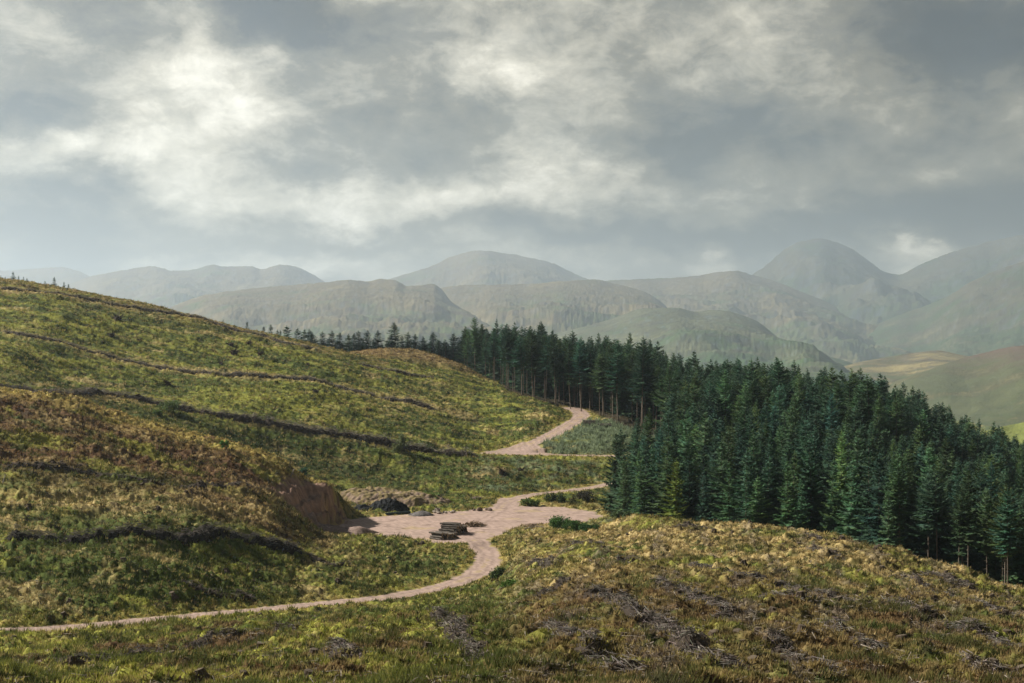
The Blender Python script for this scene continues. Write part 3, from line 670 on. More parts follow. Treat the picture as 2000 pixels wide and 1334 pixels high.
def forest():
    """plant the plantation; the nearest and best seen trees are individual, the rest one stuff object"""
    pts = []
    sp = 4.9
    for gy in np.arange(165, 600, sp):
        for gx in np.arange(-25, 235, sp):
            x = gx + random.uniform(-1.8, 1.8) + (sp / 2 if int(gy / sp) % 2 else 0); y = gy + random.uniform(-1.1, 1.1)
            px = 1000 + F * x / y
            if px > 2180 or px < 900: continue
            pts.append((x, y))
    pts = np.array(pts); px = 1000 + F * pts[:, 0] / pts[:, 1]
    m = forest_mask(pts[:, 0], pts[:, 1]) > 0
    pts = pts[m]; px = px[m]; y = pts[:, 1]
    z = ground(pts[:, 0], pts[:, 1], False)[0]
    up = (px <= 1302) & (y > 330)
    dn = np.where(up, y - np.interp(px, UE_PX, UE_D), y - np.interp(px, NE_PX, NE_D))   # depth into the wood
    n1 = fbm(pts[:, 0] / 18, pts[:, 1] / 18, 71, 2); rr = rng.random(len(y)); rn = rng.normal(0, 1, len(y))
    # heights: old block behind, younger block in front with a low leafy edge
    h = np.where(up, 19.3 + n1 * 4 + rn * 1.6, 15.6 + n1 * 4.5 + rn * 1.6)
    old = (~up) & (y > 305)
    h = np.where(old, 18.6 + n1 * 5 + rn * 1.8, h)
    h = np.where((~up) & (dn < 4) & (px < 1640), 9.5 + rr * 3.2, h)
    h = np.where((~up) & (dn >= 4) & (dn < 9) & (px < 1640), 12.5 + rr * 2.5, h)
    h = np.where((~up) & (px > 1700), h * np.interp(px, [1700, 1850, 2000, 2200], [1, 0.88, 0.82, 0.8]), h)
    h = np.where((~up) & (px > 1740) & (dn < 14), 17 + rn * 1.3, h)
    cap = np.interp(px, [950, 1000, 1030, 1100, 1140, 1200, 1250, 1300, 1350, 1420, 1500, 1560, 1620, 1700, 1760, 1810, 1870, 1920, 2000, 2180], [652, 636, 627, 632, 643, 662, 664, 692, 707, 718, 720, 744, 748, 742, 768, 797, 822, 850, 863, 885]) + np.where(px < 1300, -8, 2) - 15 * rn + 34 * n1 - 24 * (rr > 0.93)
    h = np.clip(h, 7.0, np.maximum(7.0, zz(y, cap) - z))
    # visibility: paint cones front to back into a coarse grid
    GW, GH = 700, 467; occ = np.zeros((GH, GW), bool); sc = GW / 2000
    grow = np.full(GW, 1e9); cols = (np.arange(GW) + 0.5) / sc
    order = np.argsort(y); seen = np.zeros(len(y), int)
    dprev = 60.0; ds_ = np.arange(60, 640, 2.0); T = {}
    hor = np.full((len(ds_), GW), 1e9); cur = np.full(GW, 1e9)
    for i, d in enumerate(ds_):
        cur = np.minimum(cur, HZ - base_h((cols - 1000) / F * d, np.full(GW, d)) * F / d); hor[i] = cur
    for i in order:
        d = y[i]; bx = px[i] * sc; r_ = 2.3 * F / d * sc; bt = (HZ - z[i] * F / d) * sc; tp = (HZ - (z[i] + h[i]) * F / d) * sc
        hi = hor[min(len(ds_) - 1, int((d - 60) / 2))]
        a, b = int(bx - r_), int(bx + r_) + 1
        for c in range(max(a, 0), min(b, GW)):
            top = tp + abs(c + 0.5 - bx) / max(r_, 0.5) * (bt - tp) * 0.75
            lo = min(bt, hi[c] * sc); r0 = max(0, int(top)); r1 = min(GH, int(lo))
            if r1 > r0:
                seg = occ[r0:r1, c]; seen[i] += int((~seg).sum()); occ[r0:r1, c] = True
    return pts, px, z, h, up, old, dn, seen
pts, fpx, fz, fh, fup, fold, fdn, fseen = forest()
NIND = 225
vis = np.argsort(-fseen)
indiv = set(vis[:NIND].tolist())
def kind_for(i):
    if fup[i]: return ('tall%d' % (i % 4)) if fdn[i] < 22 else 'full%d' % (i % 5)
    if fpx[i] > 1740 and fdn[i] < 16: return 'tall%d' % (i % 4)
    if fpx[i] < 1640 and fdn[i] < 4: return ('edge%d' % (i % 4)) if i % 4 else 'slim%d' % (i % 2)
    if fpx[i] < 1740 and fdn[i] < 9: return 'edge%d' % (i % 4)
    return 'full%d' % (i % 5)
for i in vis[:NIND]:
    i = int(i); k = kind_for(i); rowt = HZ - (fz[i] + fh[i]) * F / pts[i, 1]
    if fup[i] and fdn[i] < 12: lab, g = 'tall dark spruce with bare pale trunk on the forest edge above the upper bend', 'bare trunked spruces along the upper forest edge'
    elif fup[i]: lab, g = 'dark spruce showing only its top in the upper block of the forest', 'spruce tops in the upper forest block'
    elif fpx[i] > 1740 and fdn[i] < 12: lab, g = 'tall spruce with a bare lower trunk in deep shade on the right forest edge', 'bare trunked spruces on the right forest edge'
    elif fdn[i] < 9: lab, g = 'green spruce clothed to the ground on the near edge of the forest', 'low leafy spruces on the near forest edge'
    elif fold[i]: lab, g = 'pointed dark spruce rising in the back rows of the forest', 'spruces in the back rows of the forest'
    else: lab, g = 'spruce standing in the middle rows of the forest among its like', 'spruces in the middle rows of the forest'
    hue = rng.uniform(0, 1)
    vv = rng.uniform(0.85, 1.5); vv *= rng.choice([0.7, 1, 1, 1.35]); cl = (vv * (0.75 + 0.55 * hue), vv * (0.95 + 0.15 * hue), vv * (1.15 - 0.4 * hue))
    add_spruce(k, pts[i, 0], pts[i, 1], fh[i], lab, g, cl, rng.uniform(0.85, 1.35), z=fz[i])

# the remaining trees of the wood: one object, the same spruces scattered on points
def wood_stuff():
    rest = [i for i in range(len(fh)) if i not in indiv]
    kinds = [kind_for(i) for i in rest]
    me = bpy.data.meshes.new('spruce_wood'); me.vertices.add(len(rest))
    co = np.array([(pts[i, 0], pts[i, 1], fz[i] - 0.1) for i in rest], np.float32); me.vertices.foreach_set('co', co.ravel())
    def attr(n, typ, arr):
        a = me.attributes.new(n, typ, 'POINT'); a.data.foreach_set('value' if typ != 'FLOAT_VECTOR' else 'vector', np.ascontiguousarray(arr).ravel())
    names = sorted(set(kinds))
    attr('kd', 'INT', np.array([names.index(k) for k in kinds], np.int32))
    hs = np.array([fh[i] / SPR[k][2] for i, k in zip(rest, kinds)], np.float32); w = rng.uniform(0.9, 1.2, len(rest)).astype(np.float32)
    attr('sc', 'FLOAT_VECTOR', np.stack([hs * w, hs * w, hs], 1).astype(np.float32))
    attr('rot', 'FLOAT_VECTOR', np.stack([0 * hs, 0 * hs, rng.uniform(0, 6.28, len(rest))], 1).astype(np.float32))
    o = bpy.data.objects.new('spruce_wood', me); COL.objects.link(o); tag(o, kind='stuff')
    # source objects: crowns and trunks of trees that already stand in the scene
    src = {}
    for ob in bpy.data.objects:
        if ob.type == 'MESH' and ob.name.split('.')[0] in ('crown', 'trunk'): src.setdefault(ob.data, ob)
    ng = bpy.data.node_groups.new('plant_wood', 'GeometryNodeTree')
    ng.interface.new_socket('Geometry', in_out='INPUT', socket_type='NodeSocketGeometry'); ng.interface.new_socket('Geometry', in_out='OUTPUT', socket_type='NodeSocketGeometry')
    gi = ng.nodes.new('NodeGroupInput'); go = ng.nodes.new('NodeGroupOutput'); jn = ng.nodes.new('GeometryNodeJoinGeometry')
    def named(n, t):
        a = ng.nodes.new('GeometryNodeInputNamedAttribute'); a.data_type = t; a.inputs[0].default_value = n; return [s for s in a.outputs if s.enabled][0]
    kd = named('kd', 'INT'); sc_ = named('sc', 'FLOAT_VECTOR'); rt = named('rot', 'FLOAT_VECTOR')
    er = ng.nodes.new('FunctionNodeEulerToRotation'); ng.links.new(rt, er.inputs[0])
    for k, nm in enumerate(names):
        cmp = ng.nodes.new('FunctionNodeCompare'); cmp.data_type = 'INT'; cmp.operation = 'EQUAL'
        ng.links.new(kd, cmp.inputs[2]); cmp.inputs[3].default_value = k
        j2 = ng.nodes.new('GeometryNodeJoinGeometry')
        for me_ in SPR[nm][:2]:
            if me_ not in src: continue
            oi = ng.nodes.new('GeometryNodeObjectInfo'); oi.transform_space = 'ORIGINAL'; oi.inputs[0].default_value = src[me_]
            oi.inputs[1].default_value = True
            ng.links.new(oi.outputs['Geometry'], j2.inputs[0])
        ip = ng.nodes.new('GeometryNodeInstanceOnPoints')
        ng.links.new(gi.outputs[0], ip.inputs['Points']); ng.links.new(cmp.outputs[0], ip.inputs['Selection']); ng.links.new(j2.outputs[0], ip.inputs['Instance'])
        ng.links.new(er.outputs[0], ip.inputs['Rotation']); ng.links.new(sc_, ip.inputs['Scale']); ng.links.new(ip.outputs[0], jn.inputs[0])
    ng.links.new(jn.outputs[0], go.inputs[0])
    md = o.modifiers.new('plant', 'NODES'); md.node_group = ng

# trees the photograph lets one point at
def by_rows(kind, px, toprow, d, label, group=None, color=(1, 1, 1), width=1.0, mn=2.0):
    x, y = pd(px, d); z = H1(x, y, False); h = max(mn, zz(d, toprow) - z)
    return add_spruce(kind, x, y, h, label, group, color, width, z=z)
by_rows('edge1', 1320, 898, 240, 'yellow-green conical spruce standing out at the near edge of the forest', None, (2.3, 1.6, 0.6), 1.05)
by_rows('slim0', 1456, 912, 229, 'slim pale blue-green spruce in front of the near forest edge', None, (1.3, 1.45, 1.3), 1.1)
by_rows('edge2', 1375, 920, 237, 'small dark spruce just right of the yellow-green one', None, (0.9, 1.0, 1.1), 0.85)
by_rows('edge0', 1425, 905, 233, 'broad mid-green spruce just left of the slim pale one', None, (1.1, 1.2, 0.9), 1.05)
by_rows('edge3', 1252, 880, 250, 'wide green spruce at the left end of the near forest edge', None, (1.0, 1.1, 0.9), 1.1)
by_rows('slim1', 1218, 900, 262, 'narrow sunlit spruce at the far left corner of the forest, beside the back track', None, (1.5, 1.4, 1.0), 1.0)
by_rows('edge1', 1735, 960, 203, 'pale grey-green bushy tree bulging from the forest edge on the right', None, (1.7, 1.5, 1.4), 1.15)
by_rows('edge0', 1540, 900, 226, 'broad dark green spruce in the middle of the near forest edge', None, (0.9, 1.05, 0.9), 1.1)
by_rows('tall1', 1255, 657, 386, 'tallest bare-trunked spruce where the upper and lower forest blocks meet', None, (1, 1, 1), 1.1)
by_rows('full0', 1470, 701, 335, 'tall pointed spruce breaking the forest skyline, left of the pair', None, (1, 1, 1), 1.35)
by_rows('full2', 1521, 704, 335, 'tall pointed spruce breaking the forest skyline, right of the pair', None, (0.9, 1, 1), 1.35)
by_rows('full3', 1698, 732, 325, 'high spruce on the last rise of the forest skyline on the right', None, (0.9, 1, 1), 1.45)
by_rows('full1', 1411, 712, 345, 'flat-topped spruce clump member on the forest skyline left of the tall pair', None, (0.9, 1, 1), 1.3)
ROW = [(482, 628), (515, 637), (527, 633), (542, 643), (548, 645), (560, 636), (580, 641), (593, 643), (603, 643), (610, 648), (629, 647), (649, 646), (664, 649), (680, 652), (690, 650), (700, 645), (718, 645), (737, 645), (764, 652), (773, 629), (785, 655), (797, 649), (811, 652), (827, 657), (844, 648), (857, 663), (869, 663), (884, 651), (905, 653), (925, 660), (938, 650), (952, 660), (969, 643), (983, 648), (992, 633)]
ORD = ['first', 'second', 'third', 'fourth', 'fifth', 'sixth', 'seventh', 'eighth', 'ninth', 'tenth', 'eleventh', 'twelfth', 'thirteenth', 'fourteenth', 'fifteenth', 'sixteenth', 'seventeenth', 'eighteenth', 'nineteenth']
TI = [i for i, a in enumerate(ROW) if a[0] == 773][0]
for i, (px, top) in enumerate(ROW):
    if i == TI: lab = 'tallest spruce of the row standing on the skyline behind the heather knoll'
    elif i < TI: lab = '%s spruce left of the tallest one in the skyline row' % ORD[TI - i - 1]
    else: lab = '%s spruce right of the tallest one in the skyline row' % ORD[i - TI - 1]
    d = 558 + (i * 37 % 11) * 2.4 - (30 if px < 560 else 0)
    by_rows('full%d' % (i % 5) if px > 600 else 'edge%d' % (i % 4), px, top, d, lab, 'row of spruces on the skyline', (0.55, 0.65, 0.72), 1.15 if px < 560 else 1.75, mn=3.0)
for j, px in enumerate(range(566, 985, 10)):      # second row, filling between the first
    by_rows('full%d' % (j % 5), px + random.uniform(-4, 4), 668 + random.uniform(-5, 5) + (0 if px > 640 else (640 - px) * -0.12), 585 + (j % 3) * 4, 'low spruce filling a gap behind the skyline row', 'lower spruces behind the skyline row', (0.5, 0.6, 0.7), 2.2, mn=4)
SM = [(1, 537, 'at the very left edge of the skyline'), (10, 540, 'second from the left edge on the skyline'), (26, 530, 'the tallest of the skyline cluster near the left edge'), (36, 538, 'just right of the tallest in the left skyline cluster'), (46, 540, 'in the middle of the left skyline cluster'), (53, 543, 'at the right end of the left skyline cluster'), (88, 548, 'low on the skyline between the left cluster and the lone pointed tree'), (107, 540, 'the lone pointed tree right of the left skyline cluster'), (125, 550, 'second last on the left part of the skyline'), (134, 554, 'last on the left part of the skyline'), (436, 624, 'alone and half hidden on the hillside crest')]
for i, (px, top, w) in enumerate(SM):
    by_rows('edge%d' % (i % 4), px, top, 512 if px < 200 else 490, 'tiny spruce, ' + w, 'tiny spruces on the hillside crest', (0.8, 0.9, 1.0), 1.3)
wood_stuff()

# ------------------------------------------------------------------ things lying about
def sticks(ctr, dirs, length, rad, cols, sides=3):
    """tapered sticks: arrays of centres (n,3), unit directions, lengths, radii"""
    n = len(ctr); up = np.tile([0, 0, 1.0], (n, 1)); a = np.cross(dirs, up) + 1e-5; a /= np.linalg.norm(a, axis=1)[:, None]; b = np.cross(dirs, a)
    V = []; 
    for e, k in ((-0.5, 1.0), (0.5, 0.45)):
        for i in range(sides):
            t = i * 2 * math.pi / sides
            V.append(ctr + dirs * (length * e)[:, None] + (a * math.cos(t) + b * math.sin(t)) * (rad * k)[:, None])
    V = np.stack(V, 1)                       # n, 2*sides, 3
    base = (np.arange(n) * 2 * sides)[:, None]
    Fq = np.concatenate([base + np.array([[i, (i + 1) % sides, sides + (i + 1) % sides, sides + i]]) for i in range(sides)], 0)
    return V.reshape(-1, 3), Fq, np.repeat(cols, 2 * sides, 0)
def rdirs(n, flat=0.35, ang=None, spread=None):
    a = rng.uniform(0, 2 * math.pi, n) if ang is None else ang + rng.normal(0, spread, n)
    d = np.stack([np.cos(a), np.sin(a), rng.normal(0, flat, n)], 1); return d / np.linalg.norm(d, axis=1)[:, None]
HG = 'banks of piled dead branches on the green hillside'
def brash_row(pts, label, width=1.6, height=0.4, dens=14, grey=(0.21, 0.185, 0.165), core=(0.07, 0.055, 0.045), group='rows of dead brash on the felled slopes', world=None, lenf=1.0, dmin=60):
    w = np.array(world) if world is not None else np.array([at(px, py, dmin) for px, py in pts])
    t = np.concatenate([[0], np.cumsum(np.hypot(*np.diff(w, axis=0).T))]); Lt = t[-1]
    s = np.arange(0, Lt + 0.01, 0.35); cx = pchip(t, w[:, 0], s) + fbm(s / 4, s * 0, 61, 3) * 1.2; cy = pchip(t, w[:, 1], s) + fbm(s / 4, s * 0 + 9, 62, 3) * 1.2
    tx = np.gradient(cx); ty = np.gradient(cy); ln = np.hypot(tx, ty); nx, ny = -ty / ln, tx / ln
    env = np.clip(0.82 + fbm(s / 3.0, s * 0 + 3, 63, 3) * (0.8 if height > 0.8 else 1.0), 0.08, 1.25) * np.clip(np.minimum(s, Lt - s) / 1.5, 0.05, 1)
    cs = np.linspace(-1, 1, 9); X = cx[:, None] + nx[:, None] * cs * width * (0.4 + 0.35 * env[:, None]); Y = cy[:, None] + ny[:, None] * cs * width * (0.4 + 0.35 * env[:, None])
    g = ground(X, Y)[0].reshape(X.shape)
    prof = np.sqrt(np.clip(1 - cs ** 2, 0, 1))
    Z = g - 0.12 + prof * height * env[:, None] * (0.72 if height > 0.8 else 1.0) * (0.75 + (0.2 if height > 0.8 else 0.5) * fbm(X * 1.3, Y * 1.3, 64, 3)) + fbm(X * 2.5, Y * 2.5, 65, 2) * 0.1
    v1 = np.stack([X, Y, Z], -1).reshape(-1, 3); idx = np.arange(len(v1)).reshape(X.shape)
    f1 = np.stack([idx[:-1, :-1], idx[:-1, 1:], idx[1:, 1:], idx[1:, :-1]], -1).reshape(-1, 4)
    c1 = np.array(core) * (1 + 0.7 * fbm(X.ravel() * 2, Y.ravel() * 2, 66, 2))[:, None]
    dens = dens * (2.6 if group == HG else 1.5 if height > 0.8 else 1)
    n = int(Lt * width * dens); k = rng.integers(0, len(s), n); u = rng.normal(0, 0.42, n)
    px_ = cx[k] + nx[k] * u * width * 0.6; py_ = cy[k] + ny[k] * u * width * 0.6
    hz = ground(px_, py_)[0] + np.exp(-u * u * 2) * height * env[k] * rng.uniform(0.35, 1.05, n) + 0.03
    ang = np.arctan2(ty[k], tx[k])
    d = rdirs(n, 0.28); m = rng.random(n) < 0.5; d2 = rdirs(n, 0.2, ang, 0.5); d[m] = d2[m]
    if group == HG: grey = (0.31, 0.28, 0.24)
    cc = np.array(grey) * rng.uniform(0.3, 1.6, n)[:, None] * (1 + rng.normal(0, 0.05, (n, 3)))
    v2, f2, c2 = sticks(np.stack([px_, py_, hz], 1), d, rng.uniform(0.3, 1.25, n) * lenf, rng.uniform(0.012, 0.036, n), np.clip(cc, 0.01, 0.7))
    o = mesh_from('brash_row', np.concatenate([v1, v2]), np.concatenate([f1, f2 + len(v1)]), M_brash, np.clip(np.concatenate([c1, c2]), 0.01, 0.8))
    return tag(o, label, 'brash row', group)

brash_row([(0, 566), (100, 575), (200, 594), (280, 607), (400, 629), (460, 647), (520, 661), (560, 674), (620, 684)], 'uppermost bank of grey dead branches, just below the hillside skyline', 2.2, 0.9, 8, group=HG, dmin=300)
brash_row([(0, 652), (80, 664), (192, 696), (240, 708), (340, 724), (400, 732), (500, 739), (600, 743), (680, 764), (740, 777), (800, 788), (850, 806)], 'middle bank of dead branches crossing the green hillside', 2.2, 1.05, 8, group=HG, dmin=300)
brash_row([(100, 779), (132, 779), (240, 781), (320, 799), (360, 807), (468, 821), (600, 845), (680, 859), (780, 876), (860, 886), (930, 892)], 'lowest and tallest dark bank of dead branches on the green hillside', 2.5, 2.1, 10, group=HG, dmin=300)
brash_row([(700, 712), (740, 722), (790, 733), (850, 742)], 'short dark brash bank in the hollow below the heather knoll', 2.2, 0.9, 8, group=HG, dmin=300)
brash_row([(-20, 758), (30, 764), (80, 770), (125, 780)], 'grey brash along the rim of the near left hill', 2.0, 0.9, 14, group='brash rows on the near left hill', dmin=240)
brash_row([(5, 1070), (100, 1061), (200, 1057), (280, 1054), (360, 1054), (480, 1058), (560, 1084), (592, 1092)], 'long black bank of dead branches across the near left slope above the track', 1.9, 1.5, 20, (0.16, 0.145, 0.13), (0.035, 0.03, 0.028), group='brash rows on the near left hill')
brash_row([(0, 912), (90, 916), (140, 922), (200, 930), (270, 944), (340, 953), (440, 957), (500, 964)], 'thin dark brash row halfway up the brown left hill', 1.5, 0.55, 12, group='brash rows on the near left hill')
brash_row([(344, 1146), (400, 1155), (460, 1161), (500, 1160)], 'small grey brash row in the dark hollow just above the track', 1.5, 0.4, 16, group='brash rows on the near left hill')
brash_row([(596, 1092), (650, 1108), (700, 1112)], 'faint tail of brash right of the long black bank', 1.2, 0.3, 14, group='brash rows on the near left hill')
RG = 'low grey brash rows on the felled right slope'
for p, lab, w_, h_ in [
 ([(1318, 1040), (1395, 1037)], 'short grey brash patch on the crest close to the forest edge', 2.6, 0.3),
 ([(1345, 1110), (1430, 1125), (1500, 1142), (1600, 1170), (1700, 1200)], 'long thin brash row crossing the middle of the right slope', 1.5, 0.35),
 ([(1280, 1142), (1350, 1170), (1425, 1210), (1480, 1224)], 'brash row beside the reddish patch of the right slope', 1.3, 0.4),
 ([(1160, 1165), (1215, 1190), (1280, 1222), (1325, 1260), (1360, 1290), (1400, 1315), (1450, 1334)], 'widest grey brash row running down to the bottom edge', 1.8, 0.5),
 ([(1060, 1230), (1130, 1260), (1190, 1300), (1235, 1334)], 'brash row left of the widest one, near the bottom edge', 1.5, 0.4),
 ([(1480, 1175), (1545, 1196)], 'short brash clump in the centre of the right slope', 1.8, 0.4),
 ([(1580, 1218), (1650, 1248), (1725, 1276)], 'brash row with a few pale snapped poles on the right slope', 1.4, 0.4),
 ([(1510, 1258), (1575, 1300), (1645, 1332)], 'dark brash row meeting the bottom edge right of centre', 1.2, 0.4),
 ([(1725, 1185), (1800, 1215), (1925, 1250), (2010, 1275)], 'long brash row running out at the right edge of the slope', 1.4, 0.4),
 ([(1800, 1122), (1900, 1148), (2010, 1172)], 'brash row just below the right hand crest, beside the dark forest', 1.8, 0.35),
 ([(1740, 1130), (1860, 1170), (1980, 1215)], 'brash row second below the right hand crest', 1.2, 0.3),
 ([(1875, 1292), (1955, 1322)], 'brash scraps in the bottom right corner', 1.3, 0.35),
 ([(1550, 1053), (1612, 1064)], 'small brash patch on the crest in front of the bare trunks', 1.8, 0.25),
 ([(1580, 1080), (1655, 1102)], 'thin brash line just under the crest of the right slope', 1.4, 0.3),
 ([(1040, 1103), (1085, 1110)], 'white flecked brash scrap nearest the road bend', 1.8, 0.3),
 ([(1105, 1074), (1175, 1070)], 'grey brash scrap below the green shrubs', 2.0, 0.3),
 ([(1180, 1098), (1260, 1102)], 'pale brash scrap above the brown hump', 1.8, 0.3),
 ([(1050, 1178), (1078, 1154), (1104, 1138)], 'brash row climbing the left flank of the brown hump', 1.3, 0.4),
 ([(846, 1206), (880, 1226), (905, 1245)], 'dark brash heap low in the foreground under the road bend', 1.8, 0.5),
 ([(890, 1256), (920, 1276), (945, 1292)], 'brash heap below the one under the road bend', 1.6, 0.45),
 ([(96, 1297), (200, 1300), (280, 1285), (360, 1268), (460, 1249)], 'long brash row below the track in the lower left', 1.4, 0.45),
 ([(280, 1316), (352, 1320)], 'brash heap at the bottom edge on the left', 1.5, 0.4),
 ([(645, 1268), (662, 1290), (682, 1316)], 'tangle of pale twigs lying downhill in the lower left centre', 1.7, 0.5),
 ([(492, 1235), (572, 1249)], 'short brash row under the track, right of the long lower left one', 1.4, 0.35)]:
    brash_row(p, lab, w_ * 1.1, h_, 30, (0.165, 0.145, 0.13), (0.075, 0.060, 0.050), group=RG)

def pdz(px, py, dmin=60):
    p = at(px, py, dmin); return p[0], p[1]
# loose twigs over the felled ground
def loose_brash():
    n = 90000
    px = rng.uniform(-100, 2200, n); d = np.exp(rng.uniform(math.log(58), math.log(250), n))
    x = (px - 1000) / F * d; y = d; z, td = ground(x, y)
    cl = fbm(x / 5, y / 5, 77, 3)
    stq = streak(x, y); cl = np.where((px > 930) & (stq > 0.3), cl + 0.35, cl - 0.10 * (px > 930))
    keep = (td.min(0) > 0.8) & (cl > 0.06) & (forest_mask(x, y) < 0.5) & ((px > 930) | (y < 128) & (cl > 0.12) | (y > 150) & (cl > 0.22))
    x, y, z = x[keep], y[keep], z[keep]; m = len(x)
    cc = np.array((0.26, 0.225, 0.19)) * rng.uniform(0.3, 1.5, m)[:, None]
    v, f, c = sticks(np.stack([x, y, z + 0.06], 1), rdirs(m, 0.25), rng.uniform(0.25, 1.2, m), rng.uniform(0.012, 0.034, m), cc)
    tag(mesh_from('loose_twigs', v, f, M_brash, c), kind='stuff')
loose_brash()

# tussocks, rushes and heather
def tufts():
    n = 275000
    px = rng.uniform(-160, 2260, n); d = np.exp(rng.uniform(math.log(54), math.log(560), n))
    x = (px - 1000) / F * d; y = d
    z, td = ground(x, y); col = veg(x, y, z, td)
    big = fbm(x / 8, y / 6, 81, 3); ff = forest_mask(x, y)
    keep = (td.min(0) > 0.25) & (ff < 0.5) & (dist_poly(x, y, QUARRY) > 0.2)
    x, y, z, col, big, d = (a[keep] for a in (x, y, z, col, big, d)); pxx = 1000 + F * x / y
    m = len(x); K = 6
    straw = rng.random(m) < (0.22 + 0.3 * sstep(0, 0.3, fbm(x / 6, y / 5, 83, 3)))
    rush = (big > 0.12) & (rng.random(m) < 0.7) & (~straw) & ((pxx < 1000) & (y < 285) | (y > 300) & (pxx > 880) | (big > 0.3))
    reeds = (pxx > np.interp(y, [352, 369, 379, 392, 404, 414], [1045, 1040, 1078, 1112, 1138, 1150])) & (y > 352) & (y < 402)
    h = rng.uniform(0.16, 0.42, m) * (1 + (d > 280) * 0.2); h[rush] *= 1.9; h[straw] *= 1.25; h = np.where((y < 215) & ~rush, h * 0.72, h); h[reeds] = rng.uniform(0.7, 1.3, reeds.sum())
    cols = col * rng.uniform(0.65, 1.35, m)[:, None]
    scrub = (rng.random(m) < 0.07 + 0.4 * sstep(0.05, 0.3, fbm(x / 4, y / 3, 85, 3))) & (y < 285) & ~rush & ~straw
    cols[scrub] = np.array((0.075, 0.05, 0.032)) * rng.uniform(0.6, 1.7, scrub.sum())[:, None]; h[scrub] *= 0.8
    cols[straw] = cols[straw] * 0.35 + np.array((0.40, 0.31, 0.14)) * 0.65 * rng.uniform(0.7, 1.25, straw.sum())[:, None]
    cols[rush] = cols[rush] * 0.3 + np.array((0.085, 0.105, 0.03)) * 0.7 * rng.uniform(0.6, 1.3, rush.sum())[:, None]
    cols[reeds] = np.array((0.20, 0.25, 0.16)) * rng.uniform(0.7, 1.3, reeds.sum())[:, None]
    spread = rng.uniform(0.12, 0.3, m) * (1 + d / 400); wid = 0.03 + d * 0.00022
    V = np.zeros((m, K, 3, 3)); Cc = np.zeros((m, K, 3, 3))
    for k in range(K):
        a = rng.uniform(0, 6.283, m); r0 = spread * rng.uniform(0.1, 1, m); bx = x + np.cos(a) * r0; by = y + np.sin(a) * r0
        t = rng.uniform(0, 6.283, m); wx = np.cos(t) * wid; wy = np.sin(t) * wid; hh = h * rng.uniform(0.6, 1.15, m)
        V[:, k, 0] = np.stack([bx - wx, by - wy, z - 0.06], 1); V[:, k, 1] = np.stack([bx + wx, by + wy, z - 0.06], 1)
        V[:, k, 2] = np.stack([bx + np.cos(a) * hh * 0.5 + 0.1 * hh, by + np.sin(a) * hh * 0.5, z + hh], 1)
        cv = cols * rng.uniform(0.8, 1.2, m)[:, None]; Cc[:, k, 0] = cv; Cc[:, k, 1] = cv; Cc[:, k, 2] = cv * 1.15
    nn = m * K; f = np.arange(nn * 3).reshape(nn, 3)
    tag(mesh_from('moor_grass', V.reshape(-1, 3), f, M_grass, np.clip(Cc.reshape(-1, 3), 0.01, 0.8)), kind='stuff')
tufts()

# tree stumps
def stump_mesh(seed):
    r = np.random.default_rng(seed); n = 12; ph = r.uniform(0, 6, 3); V = []; Cc = []
    lobes = r.integers(4, 7)
    for h, rad, am in ((-0.25, 0.62, 0.42), (0.0, 0.46, 0.34), (0.14, 0.31, 0.15), (0.34, 0.26, 0.05), (0.36, 0.22, 0.02)):
        for i in range(n):
            a = i * 6.283 / n; q_ = rad * (1 + am * math.sin(a * lobes + ph[0]) + 0.08 * r.normal()); zt = h + (0.05 * math.cos(a + ph[1]) if h > 0.3 else 0)
            V.append((math.cos(a) * q_, math.sin(a) * q_, zt)); Cc.append((0.085, 0.065, 0.05) if h < 0.35 else (0.13, 0.105, 0.08))
    V.append((0, 0, 0.37)); Cc.append((0.15, 0.12, 0.09)); c = len(V) - 1; Fq = []
    for k in range(4):
        for i in range(n): Fq.append((k * n + i, k * n + (i + 1) % n, (k + 1) * n + (i + 1) % n, (k + 1) * n + i))
    for i in range(0, n, 2): Fq.append((4 * n + i, 4 * n + i + 1, 4 * n + (i + 2) % n, c))
    me = mesh_from('tree_stump', np.array(V), np.array(Fq), M_brash, np.array(Cc), link=False); return me
STM = [stump_mesh(i) for i in range(6)]
def stumps():
    k = 0; tries = 0; areas = []
    while k < 285 and tries < 9000:
        tries += 1
        px = random.uniform(5, 1995); d = math.exp(random.uniform(math.log(74), math.log(238)))
        if px < 940 and 124 < d < 212: 
            if random.random() < 0.6: continue
        x, y = pd(px, d); xa = np.array([x]); ya = np.array([y]); td = track_dist(xa, ya).min()
        if td < 1.5 or forest_mask(xa, ya)[0] > 0: continue
        z = H1(x, y); row = HZ - z * F / y
        if row > 1325: continue
        o = bpy.data.objects.new('tree_stump', STM[k % 6]); COL.objects.link(o); s = random.uniform(0.7, 1.25)
        o.location = (x, y, z - 0.06); o.rotation_euler = (random.uniform(-0.15, 0.15), random.uniform(-0.15, 0.15), random.uniform(0, 6.28)); o.scale = (s, s, s * random.uniform(0.8, 1.3))
        if px > 940: lab, g = 'weathered conifer stump among brash on the felled right slope', 'stumps on the felled right slope'
        elif d < 150: lab, g = 'weathered conifer stump in the mossy strip below the track', 'stumps below the track'
        else: lab, g = 'weathered conifer stump on the near left hill above the track', 'stumps on the near left hill'
        tag(o, lab, 'stump', g); k += 1
stumps()

